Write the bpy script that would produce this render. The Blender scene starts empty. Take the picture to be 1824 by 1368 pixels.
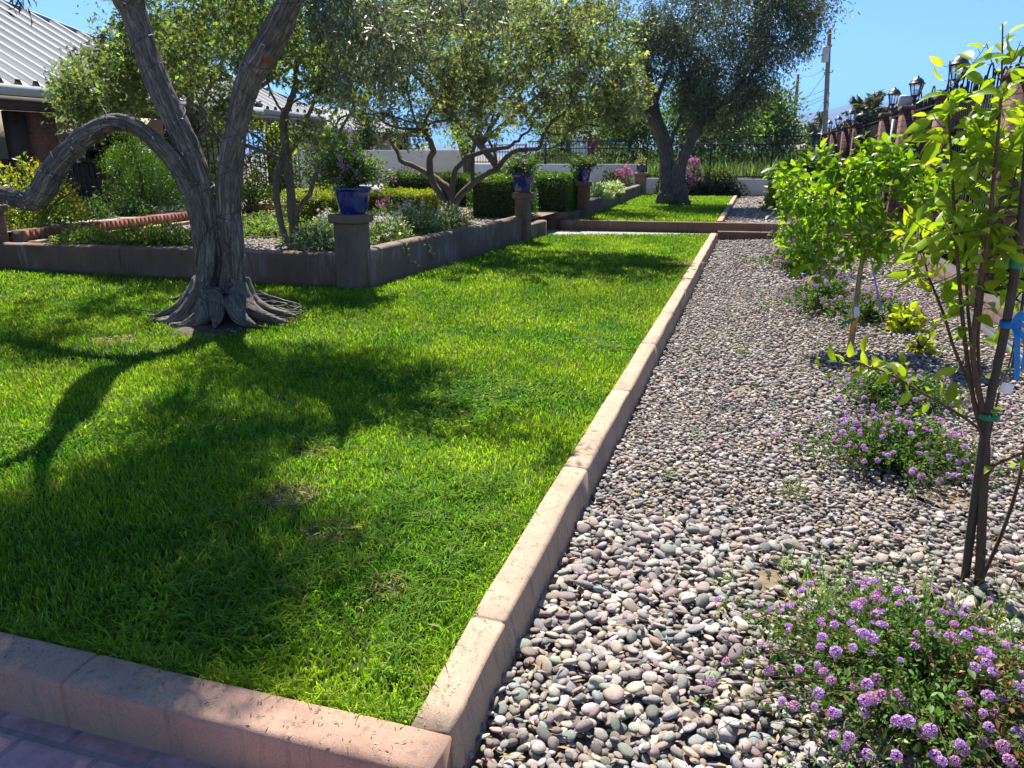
import bpy, bmesh, math, random
import numpy as np
from mathutils import Vector

rng = np.random.default_rng(11)
random.seed(5)
scene = bpy.context.scene
COL = scene.collection

# ------------------------------------------------------------------ camera
FPX, CAMH = 1375.0, 1.62
PITCH = math.atan(409 / FPX)
YAW = math.atan(444 / math.hypot(FPX, 409))
_fw = np.array([-math.sin(YAW) * math.cos(PITCH), math.cos(YAW) * math.cos(PITCH), -math.sin(PITCH)])
_rt = np.array([math.cos(YAW), math.sin(YAW), 0.0])
_up = np.cross(_rt, _fw)
CAM = np.array([0, 0, CAMH])


def ray(x, y):
    return _fw + _rt * (x - 912) / FPX - _up * (y - 684) / FPX


def gz(x, y=5.0):
    """height of the river-rock bed: rises gently from the kerb to the fence"""
    return -0.15 + 0.15 * min(max((x + 0.7) / 3.1, 0), 1)


def ground_at(x, y, z=0.0):
    d = ray(x, y)
    return CAM + d * ((z - CAMH) / d[2])


def rock_at(x, y):
    z = -0.1
    for _ in range(4):
        P = ground_at(x, y, z)
        z = gz(P[0])
    return ground_at(x, y, z)


def at(x, y, Y):
    d = ray(x, y)
    return CAM + d * (Y / d[1])


def proj(P):
    v = np.asarray(P, float) - CAM
    z = v @ _fw
    z = np.where(z < 0.05, 0.05, z)
    return 912 + FPX * (v @ _rt) / z, 684 - FPX * (v @ _up) / z, v @ _fw


def in_view(P, m=160):
    x, y, z = proj(P)
    return (z > 0.1) & (x > -m) & (x < 1824 + m) & (y > -m) & (y < 1368 + m)


cam_d = bpy.data.cameras.new("camera")
cam = bpy.data.objects.new("camera", cam_d)
COL.objects.link(cam)
cam.location = (0, 0, CAMH)
cam.rotation_euler = (math.pi / 2 - PITCH, 0, YAW)
cam_d.sensor_width = 36
cam_d.lens = FPX / 1824 * 36
cam_d.clip_start = 0.05
cam_d.clip_end = 30000
scene.camera = cam

# ------------------------------------------------------------------ light
SUN_EL = math.radians(54.5)
SUN_AZ = math.radians(-29)
sdir = Vector((math.sin(SUN_AZ) * math.cos(SUN_EL), math.cos(SUN_AZ) * math.cos(SUN_EL), math.sin(SUN_EL)))
sl = bpy.data.lights.new("sun", 'SUN')
sl.energy = 5.0
sl.angle = math.radians(0.53)
sl.color = (1.0, 0.95, 0.86)
so = bpy.data.objects.new("sun", sl)
COL.objects.link(so)
so.rotation_euler = sdir.to_track_quat('Z', 'Y').to_euler()
W = bpy.data.worlds.new("World")
scene.world = W
W.use_nodes = True
nt = W.node_tree
bg = nt.nodes["Background"]
sky = nt.nodes.new("ShaderNodeTexSky")
sky.sky_type = 'NISHITA'
sky.sun_disc = False
sky.sun_elevation = SUN_EL
sky.sun_rotation = SUN_AZ
sky.altitude = 3000
sky.air_density = 1.0
sky.dust_density = 0.0
sky.ozone_density = 7.0
hs = nt.nodes.new("ShaderNodeHueSaturation")
hs.inputs["Saturation"].default_value = 1.0
nt.links.new(sky.outputs[0], hs.inputs["Color"])
nt.links.new(hs.outputs[0], bg.inputs[0])
bg.inputs[1].default_value = 0.074
scene.view_settings.view_transform = 'Standard'
scene.view_settings.look = 'None'
scene.view_settings.exposure = 1.38
scene.view_settings.gamma = 1
scene.cycles.max_bounces = 8
scene.cycles.transparent_max_bounces = 8
scene.cycles.use_denoising = True
scene.cycles.sample_clamp_indirect = 8


# ------------------------------------------------------------------ mesh tools
class MB:
    def __init__(self):
        self.V, self.F, self.C, self.B, self.n = [], [], [], [], 0

    def add(self, V, F, col=None, bk=None):
        V = np.asarray(V, np.float32).reshape(-1, 3)
        if not isinstance(F, (list, tuple)):
            F = [F]
        for f in F:
            f = np.asarray(f, np.int32)
            if f.size:
                self.F.append(f + self.n)
        self.V.append(V)
        if col is None:
            col = (1, 1, 1)
        c = np.asarray(col, np.float32)
        self.C.append(np.broadcast_to(c, (len(V), 3)))
        self.B.append(V if bk is None else np.asarray(bk, np.float32))
        self.n += len(V)
        return self

    def mesh(self, name, mat=None, off=(0, 0, 0), smooth=False):
        me = bpy.data.meshes.new(name)
        if self.n:
            V = np.concatenate(self.V) - np.asarray(off, np.float32)
            me.vertices.add(len(V))
            me.vertices.foreach_set("co", V.ravel())
            L = np.concatenate([f.ravel() for f in self.F])
            tot = np.concatenate([np.full(len(f), f.shape[1], np.int32) for f in self.F])
            st = np.concatenate([[0], np.cumsum(tot)[:-1]]).astype(np.int32)
            me.loops.add(len(L))
            me.loops.foreach_set("vertex_index", L)
            me.polygons.add(len(tot))
            me.polygons.foreach_set("loop_start", st)
            me.polygons.foreach_set("loop_total", tot)
            if smooth:
                me.polygons.foreach_set("use_smooth", np.ones(len(tot), bool))
            a = me.attributes.new("Col", 'FLOAT_COLOR', 'POINT')
            c = np.concatenate(self.C)
            a.data.foreach_set("color", np.concatenate([c, np.ones((len(c), 1), np.float32)], 1).ravel())
            b = me.attributes.new("bk", 'FLOAT_VECTOR', 'POINT')
            b.data.foreach_set("vector", np.concatenate(self.B).astype(np.float32).ravel())
            me.update(calc_edges=True)
            me.validate()
        if mat:
            me.materials.append(mat)
        return me

    def build(self, name, mat, parent=None, loc=(0, 0, 0), smooth=False):
        if parent is not None:
            off = np.zeros(3)
            p = parent
            while p is not None:
                off = off + np.array(p.location)
                p = p.parent
            o = bpy.data.objects.new(name, self.mesh(name, mat, off, smooth))
            o.parent = parent
        else:
            o = bpy.data.objects.new(name, self.mesh(name, mat, loc, smooth))
            o.location = loc
        COL.objects.link(o)
        return o


def tag(o, label=None, cat=None, group=None, kind=None):
    if label:
        o["label"] = label
    if cat:
        o["category"] = cat
    if group:
        o["group"] = group
    if kind:
        o["kind"] = kind
    return o


def thing(name, label, cat, loc=(0, 0, 0), group=None):
    o = bpy.data.objects.new(name, None)
    o.location = tuple(float(v) for v in loc)
    o.empty_display_size = 0.2
    COL.objects.link(o)
    return tag(o, label, cat, group, "thing")


def dup(root, loc, label=None, rotz=0.0):
    r = root.copy()
    COL.objects.link(r)
    r.location = loc
    r.rotation_euler = (0, 0, rotz)
    if label:
        r["label"] = label
    for ch in list(root.children):
        c = ch.copy()
        COL.objects.link(c)
        c.parent = r
        for g_ in ch.children:
            d = g_.copy()
            COL.objects.link(d)
            d.parent = c
    return r


def box(x0, x1, y0, y1, z0, z1):
    V = [(x, y, z) for x in (x0, x1) for y in (y0, y1) for z in (z0, z1)]
    F = [(0, 1, 3, 2), (4, 6, 7, 5), (0, 4, 5, 1), (2, 3, 7, 6), (0, 2, 6, 4), (1, 5, 7, 3)]
    return V, np.array(F)


def bbox(x0, x1, y0, y1, z0, z1, r=0.01, seg=2):
    bm = bmesh.new()
    bmesh.ops.create_cube(bm, size=1)
    for v in bm.verts:
        v.co = Vector(((x0 + x1) / 2 + v.co.x * (x1 - x0), (y0 + y1) / 2 + v.co.y * (y1 - y0), (z0 + z1) / 2 + v.co.z * (z1 - z0)))
    bmesh.ops.bevel(bm, geom=list(bm.edges), offset=r, segments=seg, affect='EDGES', profile=0.5)
    bm.verts.index_update()
    V = [tuple(v.co) for v in bm.verts]
    fs = {}
    for f in bm.faces:
        fs.setdefault(len(f.verts), []).append([v.index for v in f.verts])
    bm.free()
    return V, [np.array(f) for f in fs.values()]


def unit(v):
    v = np.asarray(v, float)
    return v / np.maximum(np.linalg.norm(v, axis=-1, keepdims=True), 1e-9)


def spline(P, n):
    """Catmull-Rom through P with n samples, any dimension"""
    P = np.asarray(P, float)
    if len(P) == 2:
        t = np.linspace(0, 1, n)[:, None]
        return P[0] * (1 - t) + P[1] * t
    Q = np.vstack([2 * P[0] - P[1], P, 2 * P[-1] - P[-2]])
    s = np.linspace(0, len(P) - 1 - 1e-6, n)
    i = s.astype(int)
    t = (s - i)[:, None]
    a, b, c, d = Q[i], Q[i + 1], Q[i + 2], Q[i + 3]
    return 0.5 * (2 * b + (c - a) * t + (2 * a - 5 * b + 4 * c - d) * t ** 2 + (3 * b - a - 3 * c + d) * t ** 3)


def tube(P, R, n=8, cap=True, lump=0.0):
    P = np.asarray(P, float)
    m = len(P)
    R = np.broadcast_to(np.asarray(R, float), (m,))
    T = unit(np.gradient(P, axis=0))
    ref = np.array([0.3, 0.9, 0.2]) if abs(T[0] @ np.array([0.3, 0.9, 0.2])) < 0.9 else np.array([1.0, 0, 0])
    N = np.zeros((m, 3))
    N[0] = unit(np.cross(T[0], ref))
    for i in range(1, m):
        v = N[i - 1] - T[i] * (N[i - 1] @ T[i])
        N[i] = unit(v)
    Bn = np.cross(T, N)
    th = np.linspace(0, 2 * math.pi, n, endpoint=False)
    ring = np.cos(th)[None, :, None] * N[:, None, :] + np.sin(th)[None, :, None] * Bn[:, None, :]
    rr = R[:, None, None]
    if lump:
        rr = rr * (1 + lump * rng.standard_normal((m, n, 1)) * 0.5 + lump * np.sin(3 * th + 1.3)[None, :, None])
    V = P[:, None, :] + ring * rr
    ds = np.concatenate([[0], np.cumsum(np.linalg.norm(np.diff(P, axis=0), axis=1))])
    bk = np.stack([np.cos(th)[None, :] * R[:, None], np.sin(th)[None, :] * R[:, None], np.repeat(ds[:, None], n, 1)], -1)
    i = np.arange(m - 1)[:, None] * n
    j = np.arange(n)[None, :]
    j2 = (j + 1) % n
    F = [np.stack([i + j, i + j2, i + n + j2, i + n + j], -1).reshape(-1, 4)]
    if cap:
        F.append(np.arange(n)[None, ::-1])
        F.append(((m - 1) * n + np.arange(n))[None, :])
    return V.reshape(-1, 3), F, bk.reshape(-1, 3)


def lathe(prof, n=24, c=(0, 0, 0)):
    prof = np.asarray(prof, float)
    m = len(prof)
    th = np.linspace(0, 2 * math.pi, n, endpoint=False)
    V = np.stack([prof[:, None, 0] * np.cos(th), prof[:, None, 0] * np.sin(th), np.repeat(prof[:, 1:2], n, 1)], -1) + np.asarray(c)
    i = np.arange(m - 1)[:, None] * n
    j = np.arange(n)[None, :]
    j2 = (j + 1) % n
    return V.reshape(-1, 3), np.stack([i + j, i + j2, i + n + j2, i + n + j], -1).reshape(-1, 4)


_tab = np.random.default_rng(3).random((32, 32, 32))


def vnoise(P, s=1.0):
    P = np.asarray(P, float) * s
    i = np.floor(P).astype(int)
    f = P - i
    f = f * f * (3 - 2 * f)
    i0 = i % 32
    i1 = (i + 1) % 32
    out = 0
    for a in (0, 1):
        for b in (0, 1):
            for c in (0, 1):
                w = (f[:, 0] if a else 1 - f[:, 0]) * (f[:, 1] if b else 1 - f[:, 1]) * (f[:, 2] if c else 1 - f[:, 2])
                out = out + w * _tab[(i1 if a else i0)[:, 0], (i1 if b else i0)[:, 1], (i1 if c else i0)[:, 2]]
    return out


def inst(mb, TV, TF, P, R, S, cols, tc=None):
    """many copies of a small template written into one mesh"""
    N = len(P)
    if N == 0:
        return
    TV = np.asarray(TV, np.float32)
    S = np.asarray(S, np.float32)
    if S.ndim == 1:
        S = S[:, None]
    V = TV[None] * S[:, None, :]
    V = np.einsum('nij,nkj->nki', R.astype(np.float32), V) + np.asarray(P, np.float32)[:, None, :]
    k = len(TV)
    off = (np.arange(N, dtype=np.int32) * k)[:, None, None]
    F = [(np.asarray(f, np.int32)[None] + off).reshape(-1, np.asarray(f).shape[1]) for f in TF]
    c = np.repeat(np.asarray(cols, np.float32)[:, None, :], k, 1)
    if tc is not None:
        c = c * np.asarray(tc, np.float32)[None]
    mb.add(V.reshape(-1, 3), F, c.reshape(-1, 3))


def leafR(D, up=0.6, g=None):
    g = g or rng
    D = unit(D)
    n = g.standard_normal(D.shape) + np.array([0, 0, up * 1.6])
    x = unit(np.cross(D, n))
    z = np.cross(x, D)
    return np.stack([x, D, z], -1)


def rz(a):
    c, s = np.cos(a), np.sin(a)
    o, z = np.ones_like(a), np.zeros_like(a)
    return np.stack([np.stack([c, -s, z], -1), np.stack([s, c, z], -1), np.stack([z, z, o], -1)], 1)


# leaf templates: +y is the length (1), x the width, z the face normal
def leaf_t(prof, fold=0.25, droop=0.15):
    V, F3, F4 = [(0, 0, 0)], [], []
    for (t, w) in prof:
        zz = -droop * t * t
        V += [(-w, t, zz + fold * w), (0, t, zz), (w, t, zz + fold * w)]
    V.append((0, 1, -droop))
    k = len(prof)
    F3 += [(0, 2, 1), (0, 3, 2)]
    for i in range(k - 1):
        a = 1 + 3 * i
        F4 += [(a, a + 1, a + 4, a + 3), (a + 1, a + 2, a + 5, a + 4)]
    a = 1 + 3 * (k - 1)
    e = len(V) - 1
    F3 += [(a, a + 1, e), (a + 1, a + 2, e)]
    return np.array(V), [np.array(F3)] + ([np.array(F4)] if F4 else [])


LANCE = (np.array([(0, 0, 0), (-.11, .45, .03), (.11, .45, .03), (0, 1, -.12)]), [np.array([(0, 3, 1), (0, 2, 3)])])
OVAL = leaf_t([(.3, .2), (.65, .19)], .3, .12)
CITRUS = leaf_t([(.2, .17), (.5, .26), (.8, .15)], .35, .2)
HEART = leaf_t([(.05, .2), (.18, .33), (.4, .37), (.65, .28), (.86, .12)], .3, .3)


OLIVEL = (np.array([(0, 0, 0), (-.15, .45, .03), (.15, .45, .03), (0, 1, -.12)]), LANCE[1])
OVATE = leaf_t([(.07, .10), (.24, .20), (.5, .22), (.75, .14), (.9, .05)], .45, .35)


def vary(n, col, b=.22, h=.10, g=None):
    g = g or rng
    c = np.asarray(col, float)[None] * np.exp(b * g.standard_normal((n, 1)))
    return np.clip(c * np.exp(h * g.standard_normal((n, 3))), 0.002, 0.9)


# ------------------------------------------------------------------ materials
def newmat(name):
    m = bpy.data.materials.new(name)
    m.use_nodes = True
    t = m.node_tree
    b = t.nodes["Principled BSDF"]
    return m, t, b


def N(t, typ, **kw):
    n = t.nodes.new(typ)
    for k, v in kw.items():
        if k in n.inputs:
            n.inputs[k].default_value = v
        else:
            setattr(n, k, v)
    return n


def ramp(t, stops):
    r = t.nodes.new("ShaderNodeValToRGB")
    els = r.color_ramp.elements
    while len(els) < len(stops):
        els.new(0.5)
    for e, (p, c) in zip(els, stops):
        e.position = p
        e.color = (*c, 1) if len(c) == 3 else c
    return r


def leaf_mat(name, trans=0.4, rough=0.5, spec=0.35, tint=(1.15, 1.25, 0.55)):
    m, t, b = newmat(name)
    a = N(t, "ShaderNodeAttribute", attribute_name="Col")
    b.inputs["Roughness"].default_value = rough
    b.inputs["Specular IOR Level"].default_value = spec
    t.links.new(a.outputs[0], b.inputs[0])
    mul = N(t, "ShaderNodeMix", data_type='RGBA', blend_type='MULTIPLY')
    mul.inputs[0].default_value = 1
    t.links.new(a.outputs[0], mul.inputs[6])
    mul.inputs[7].default_value = (*tint, 1)
    tr = N(t, "ShaderNodeBsdfTranslucent")
    t.links.new(mul.outputs[2], tr.inputs[0])
    mx = N(t, "ShaderNodeMixShader")
    mx.inputs[0].default_value = trans
    t.links.new(b.outputs[0], mx.inputs[1])
    t.links.new(tr.outputs[0], mx.inputs[2])
    t.links.new(mx.outputs[0], t.nodes["Material Output"].inputs[0])
    return m


def attr_mat(name, rough=0.8, spec=0.3, mottle=0.0, mscale=60, bump=0.0):
    m, t, b = newmat(name)
    a = N(t, "ShaderNodeAttribute", attribute_name="Col")
    b.inputs["Roughness"].default_value = rough
    b.inputs["Specular IOR Level"].default_value = spec
    src = a.outputs[0]
    if mottle:
        tc = N(t, "ShaderNodeTexCoord")
        nz = N(t, "ShaderNodeTexNoise", Scale=mscale, Detail=6.0, Roughness=0.7)
        t.links.new(tc.outputs["Object"], nz.inputs["Vector"])
        r = ramp(t, [(0.25, (1 - mottle,) * 3), (0.75, (1 + mottle,) * 3)])
        t.links.new(nz.outputs[0], r.inputs[0])
        mul = N(t, "ShaderNodeMix", data_type='RGBA', blend_type='MULTIPLY')
        mul.inputs[0].default_value = 1
        t.links.new(src, mul.inputs[6])
        t.links.new(r.outputs[0], mul.inputs[7])
        src = mul.outputs[2]
        if bump:
            bp = N(t, "ShaderNodeBump", Strength=bump, Distance=0.004)
            t.links.new(nz.outputs[0], bp.inputs["Height"])
            t.links.new(bp.outputs[0], b.inputs["Normal"])
    t.links.new(src, b.inputs[0])
    return m


def plain(name, col, rough=0.6, metal=0.0, spec=0.5, noise=0.0, nscale=8, coat=0.0):
    m, t, b = newmat(name)
    b.inputs["Base Color"].default_value = (*col, 1)
    b.inputs["Roughness"].default_value = rough
    b.inputs["Metallic"].default_value = metal
    b.inputs["Specular IOR Level"].default_value = spec
    b.inputs["Coat Weight"].default_value = coat
    if noise:
        tc = N(t, "ShaderNodeTexCoord")
        nz = N(t, "ShaderNodeTexNoise", Scale=nscale, Detail=8.0, Roughness=0.65)
        t.links.new(tc.outputs["Object"], nz.inputs["Vector"])
        r = ramp(t, [(0.3, tuple(c * (1 - noise) for c in col)), (0.7, tuple(min(1, c * (1 + noise)) for c in col))])
        t.links.new(nz.outputs[0], r.inputs[0])
        t.links.new(r.outputs[0], b.inputs[0])
        bp = N(t, "ShaderNodeBump", Strength=0.25, Distance=0.01)
        t.links.new(nz.outputs[0], bp.inputs["Height"])
        t.links.new(bp.outputs[0], b.inputs["Normal"])
    return m


def bark_mat(name, dark, light, across=38, along=5, bump=0.9, dist=0.012, fissure=0.0):
    m, t, b = newmat(name)
    a = N(t, "ShaderNodeAttribute", attribute_name="bk")

    def layer(sx, sz, detail, dist_):
        mp = N(t, "ShaderNodeMapping")
        mp.inputs["Scale"].default_value = (sx, sx, sz)
        t.links.new(a.outputs["Vector"], mp.inputs[0])
        n = N(t, "ShaderNodeTexNoise", Scale=1.0, Detail=detail, Roughness=0.65, Distortion=dist_)
        t.links.new(mp.outputs[0], n.inputs["Vector"])
        return n.outputs[0]

    def mth(op, x, y):
        n = N(t, "ShaderNodeMath", operation=op)
        for i, v in enumerate((x, y)):
            if isinstance(v, (int, float)):
                n.inputs[i].default_value = v
            else:
                t.links.new(v, n.inputs[i])
        return n.outputs[0]

    n1 = layer(across, along, 8.0, 0.5)
    n2 = layer(3, 3, 4.0, 0)
    h = mth('ADD', n1, mth('MULTIPLY', n2, 0.45))
    hgt = n1
    if fissure:
        f = mth('ABSOLUTE', mth('SUBTRACT', mth('MULTIPLY', layer(across * .62, along * .55, 3.0, 0.9), 2.0), 1.0), 0)
        f2 = mth('MINIMUM', mth('MULTIPLY', f, 5.0), 1.0)
        h = mth('ADD', mth('MULTIPLY', h, mth('ADD', mth('MULTIPLY', f2, fissure), 1 - fissure)), 0.0)
        hgt = mth('ADD', mth('MULTIPLY', n1, 0.6), mth('MULTIPLY', f2, 0.9))
    r = ramp(t, [(0.42 if fissure else 0.50, dark), (0.68, tuple((x + y) / 2 for x, y in zip(dark, light))), (0.92, light)])
    t.links.new(h, r.inputs[0])
    t.links.new(r.outputs[0], b.inputs[0])
    b.inputs["Roughness"].default_value = 0.9
    b.inputs["Specular IOR Level"].default_value = 0.2
    bp = N(t, "ShaderNodeBump", Strength=bump, Distance=dist)
    t.links.new(hgt, bp.inputs["Height"])
    t.links.new(bp.outputs[0], b.inputs["Normal"])
    return m


def concrete_mat(name, col, streak=0.35, speck=0.35, stain=(0.75, 0.72, 0.7)):
    m, t, b = newmat(name)
    tc = N(t, "ShaderNodeTexCoord")
    n1 = N(t, "ShaderNodeTexNoise", Scale=2.2, Detail=9.0, Roughness=0.68)
    t.links.new(tc.outputs["Object"], n1.inputs["Vector"])
    r1 = ramp(t, [(0.3, tuple(c * 0.66 for c in col)), (0.45, tuple(c * 0.95 for c in col)), (0.72, tuple(min(1, c * 1.2) for c in col))])
    t.links.new(n1.outputs[0], r1.inputs[0])
    n2 = N(t, "ShaderNodeTexNoise", Scale=230.0, Detail=3.0, Roughness=0.8)
    t.links.new(tc.outputs["Object"], n2.inputs["Vector"])
    r2 = ramp(t, [(0.3, (1 - speck,) * 3), (0.5, (1, 1, 1)), (0.75, (1 + speck * .5,) * 3)])
    t.links.new(n2.outputs[0], r2.inputs[0])
    mul = N(t, "ShaderNodeMix", data_type='RGBA', blend_type='MULTIPLY')
    mul.inputs[0].default_value = 1
    t.links.new(r1.outputs[0], mul.inputs[6])
    t.links.new(r2.outputs[0], mul.inputs[7])
    mp = N(t, "ShaderNodeMapping")
    mp.inputs["Scale"].default_value = (26, 26, 2.2)
    t.links.new(tc.outputs["Object"], mp.inputs[0])
    n3 = N(t, "ShaderNodeTexNoise", Scale=1.0, Detail=5.0, Roughness=0.6)
    t.links.new(mp.outputs[0], n3.inputs["Vector"])
    n4 = N(t, "ShaderNodeTexNoise", Scale=1.1, Detail=2.0)
    t.links.new(tc.outputs["Object"], n4.inputs["Vector"])
    mm = N(t, "ShaderNodeMath", operation='MULTIPLY')
    t.links.new(n3.outputs[0], mm.inputs[0])
    t.links.new(n4.outputs[0], mm.inputs[1])
    r3 = ramp(t, [(0.29, (0, 0, 0)), (0.42, (streak,) * 3)])
    t.links.new(mm.outputs[0], r3.inputs[0])
    mx = N(t, "ShaderNodeMix", data_type='RGBA')
    t.links.new(r3.outputs[0], mx.inputs[0])
    r4 = ramp(t, [(0.54, (1, 1, 1)), (0.72, (.58, .55, .53))])
    t.links.new(n3.outputs[0], r4.inputs[0])
    mul2 = N(t, "ShaderNodeMix", data_type='RGBA', blend_type='MULTIPLY')
    mul2.inputs[0].default_value = 1
    t.links.new(mul.outputs[2], mul2.inputs[6])
    t.links.new(r4.outputs[0], mul2.inputs[7])
    t.links.new(mul2.outputs[2], mx.inputs[6])
    mx.inputs[7].default_value = (.30, .285, .275, 1)
    t.links.new(mx.outputs[2], b.inputs[0])
    b.inputs["Roughness"].default_value = 0.88
    b.inputs["Specular IOR Level"].default_value = 0.25
    ad = N(t, "ShaderNodeMath", operation='ADD')
    t.links.new(n1.outputs[0], ad.inputs[0])
    m5 = N(t, "ShaderNodeMath", operation='MULTIPLY')
    m5.inputs[1].default_value = 0.35
    t.links.new(n2.outputs[0], m5.inputs[0])
    t.links.new(m5.outputs[0], ad.inputs[1])
    bp = N(t, "ShaderNodeBump", Strength=0.5, Distance=0.012)
    t.links.new(ad.outputs[0], bp.inputs["Height"])
    t.links.new(bp.outputs[0], b.inputs["Normal"])
    return m


def brick_mat(name, c1, c2, mortar, w=0.21, h=0.075, msize=0.010, bump=0.6, flat=False):
    m, t, b = newmat(name)
    tc = N(t, "ShaderNodeTexCoord")
    sx = N(t, "ShaderNodeSeparateXYZ")
    t.links.new(tc.outputs["Object"], sx.inputs[0])
    cb = N(t, "ShaderNodeCombineXYZ")
    if flat:
        t.links.new(sx.outputs[0], cb.inputs[0])
        t.links.new(sx.outputs[1], cb.inputs[1])
    else:
        ad = N(t, "ShaderNodeMath", operation='ADD')
        t.links.new(sx.outputs[0], ad.inputs[0])
        t.links.new(sx.outputs[1], ad.inputs[1])
        t.links.new(ad.outputs[0], cb.inputs[0])
        t.links.new(sx.outputs[2], cb.inputs[1])
    br = N(t, "ShaderNodeTexBrick")
    br.inputs["Color1"].default_value = (*c1, 1)
    br.inputs["Color2"].default_value = (*c2, 1)
    br.inputs["Mortar"].default_value = (*mortar, 1)
    br.inputs["Scale"].default_value = 1
    br.inputs["Mortar Size"].default_value = msize
    br.inputs["Mortar Smooth"].default_value = 0.1
    br.inputs["Brick Width"].default_value = w
    br.inputs["Row Height"].default_value = h
    t.links.new(cb.outputs[0], br.inputs["Vector"])
    nz = N(t, "ShaderNodeTexNoise", Scale=14.0, Detail=8.0, Roughness=0.7)
    t.links.new(tc.outputs["Object"], nz.inputs["Vector"])
    r = ramp(t, [(0.3, (0.6, 0.6, 0.6)), (0.7, (1.3, 1.3, 1.3))])
    t.links.new(nz.outputs[0], r.inputs[0])
    mul = N(t, "ShaderNodeMix", data_type='RGBA', blend_type='MULTIPLY')
    mul.inputs[0].default_value = 1
    t.links.new(br.outputs["Color"], mul.inputs[6])
    t.links.new(r.outputs[0], mul.inputs[7])
    t.links.new(mul.outputs[2], b.inputs[0])
    b.inputs["Roughness"].default_value = 0.85
    bp = N(t, "ShaderNodeBump", Strength=bump, Distance=0.01, invert=True)
    t.links.new(br.outputs["Fac"], bp.inputs["Height"])
    t.links.new(bp.outputs[0], b.inputs["Normal"])
    return m


def glass_mat(name, col=(0.95, 0.97, 0.97), rough=0.15):
    m, t, b = newmat(name)
    b.inputs["Base Color"].default_value = (*col, 1)
    b.inputs["Roughness"].default_value = rough
    b.inputs["Transmission Weight"].default_value = 0.9
    b.inputs["IOR"].default_value = 1.2
    return m


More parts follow.
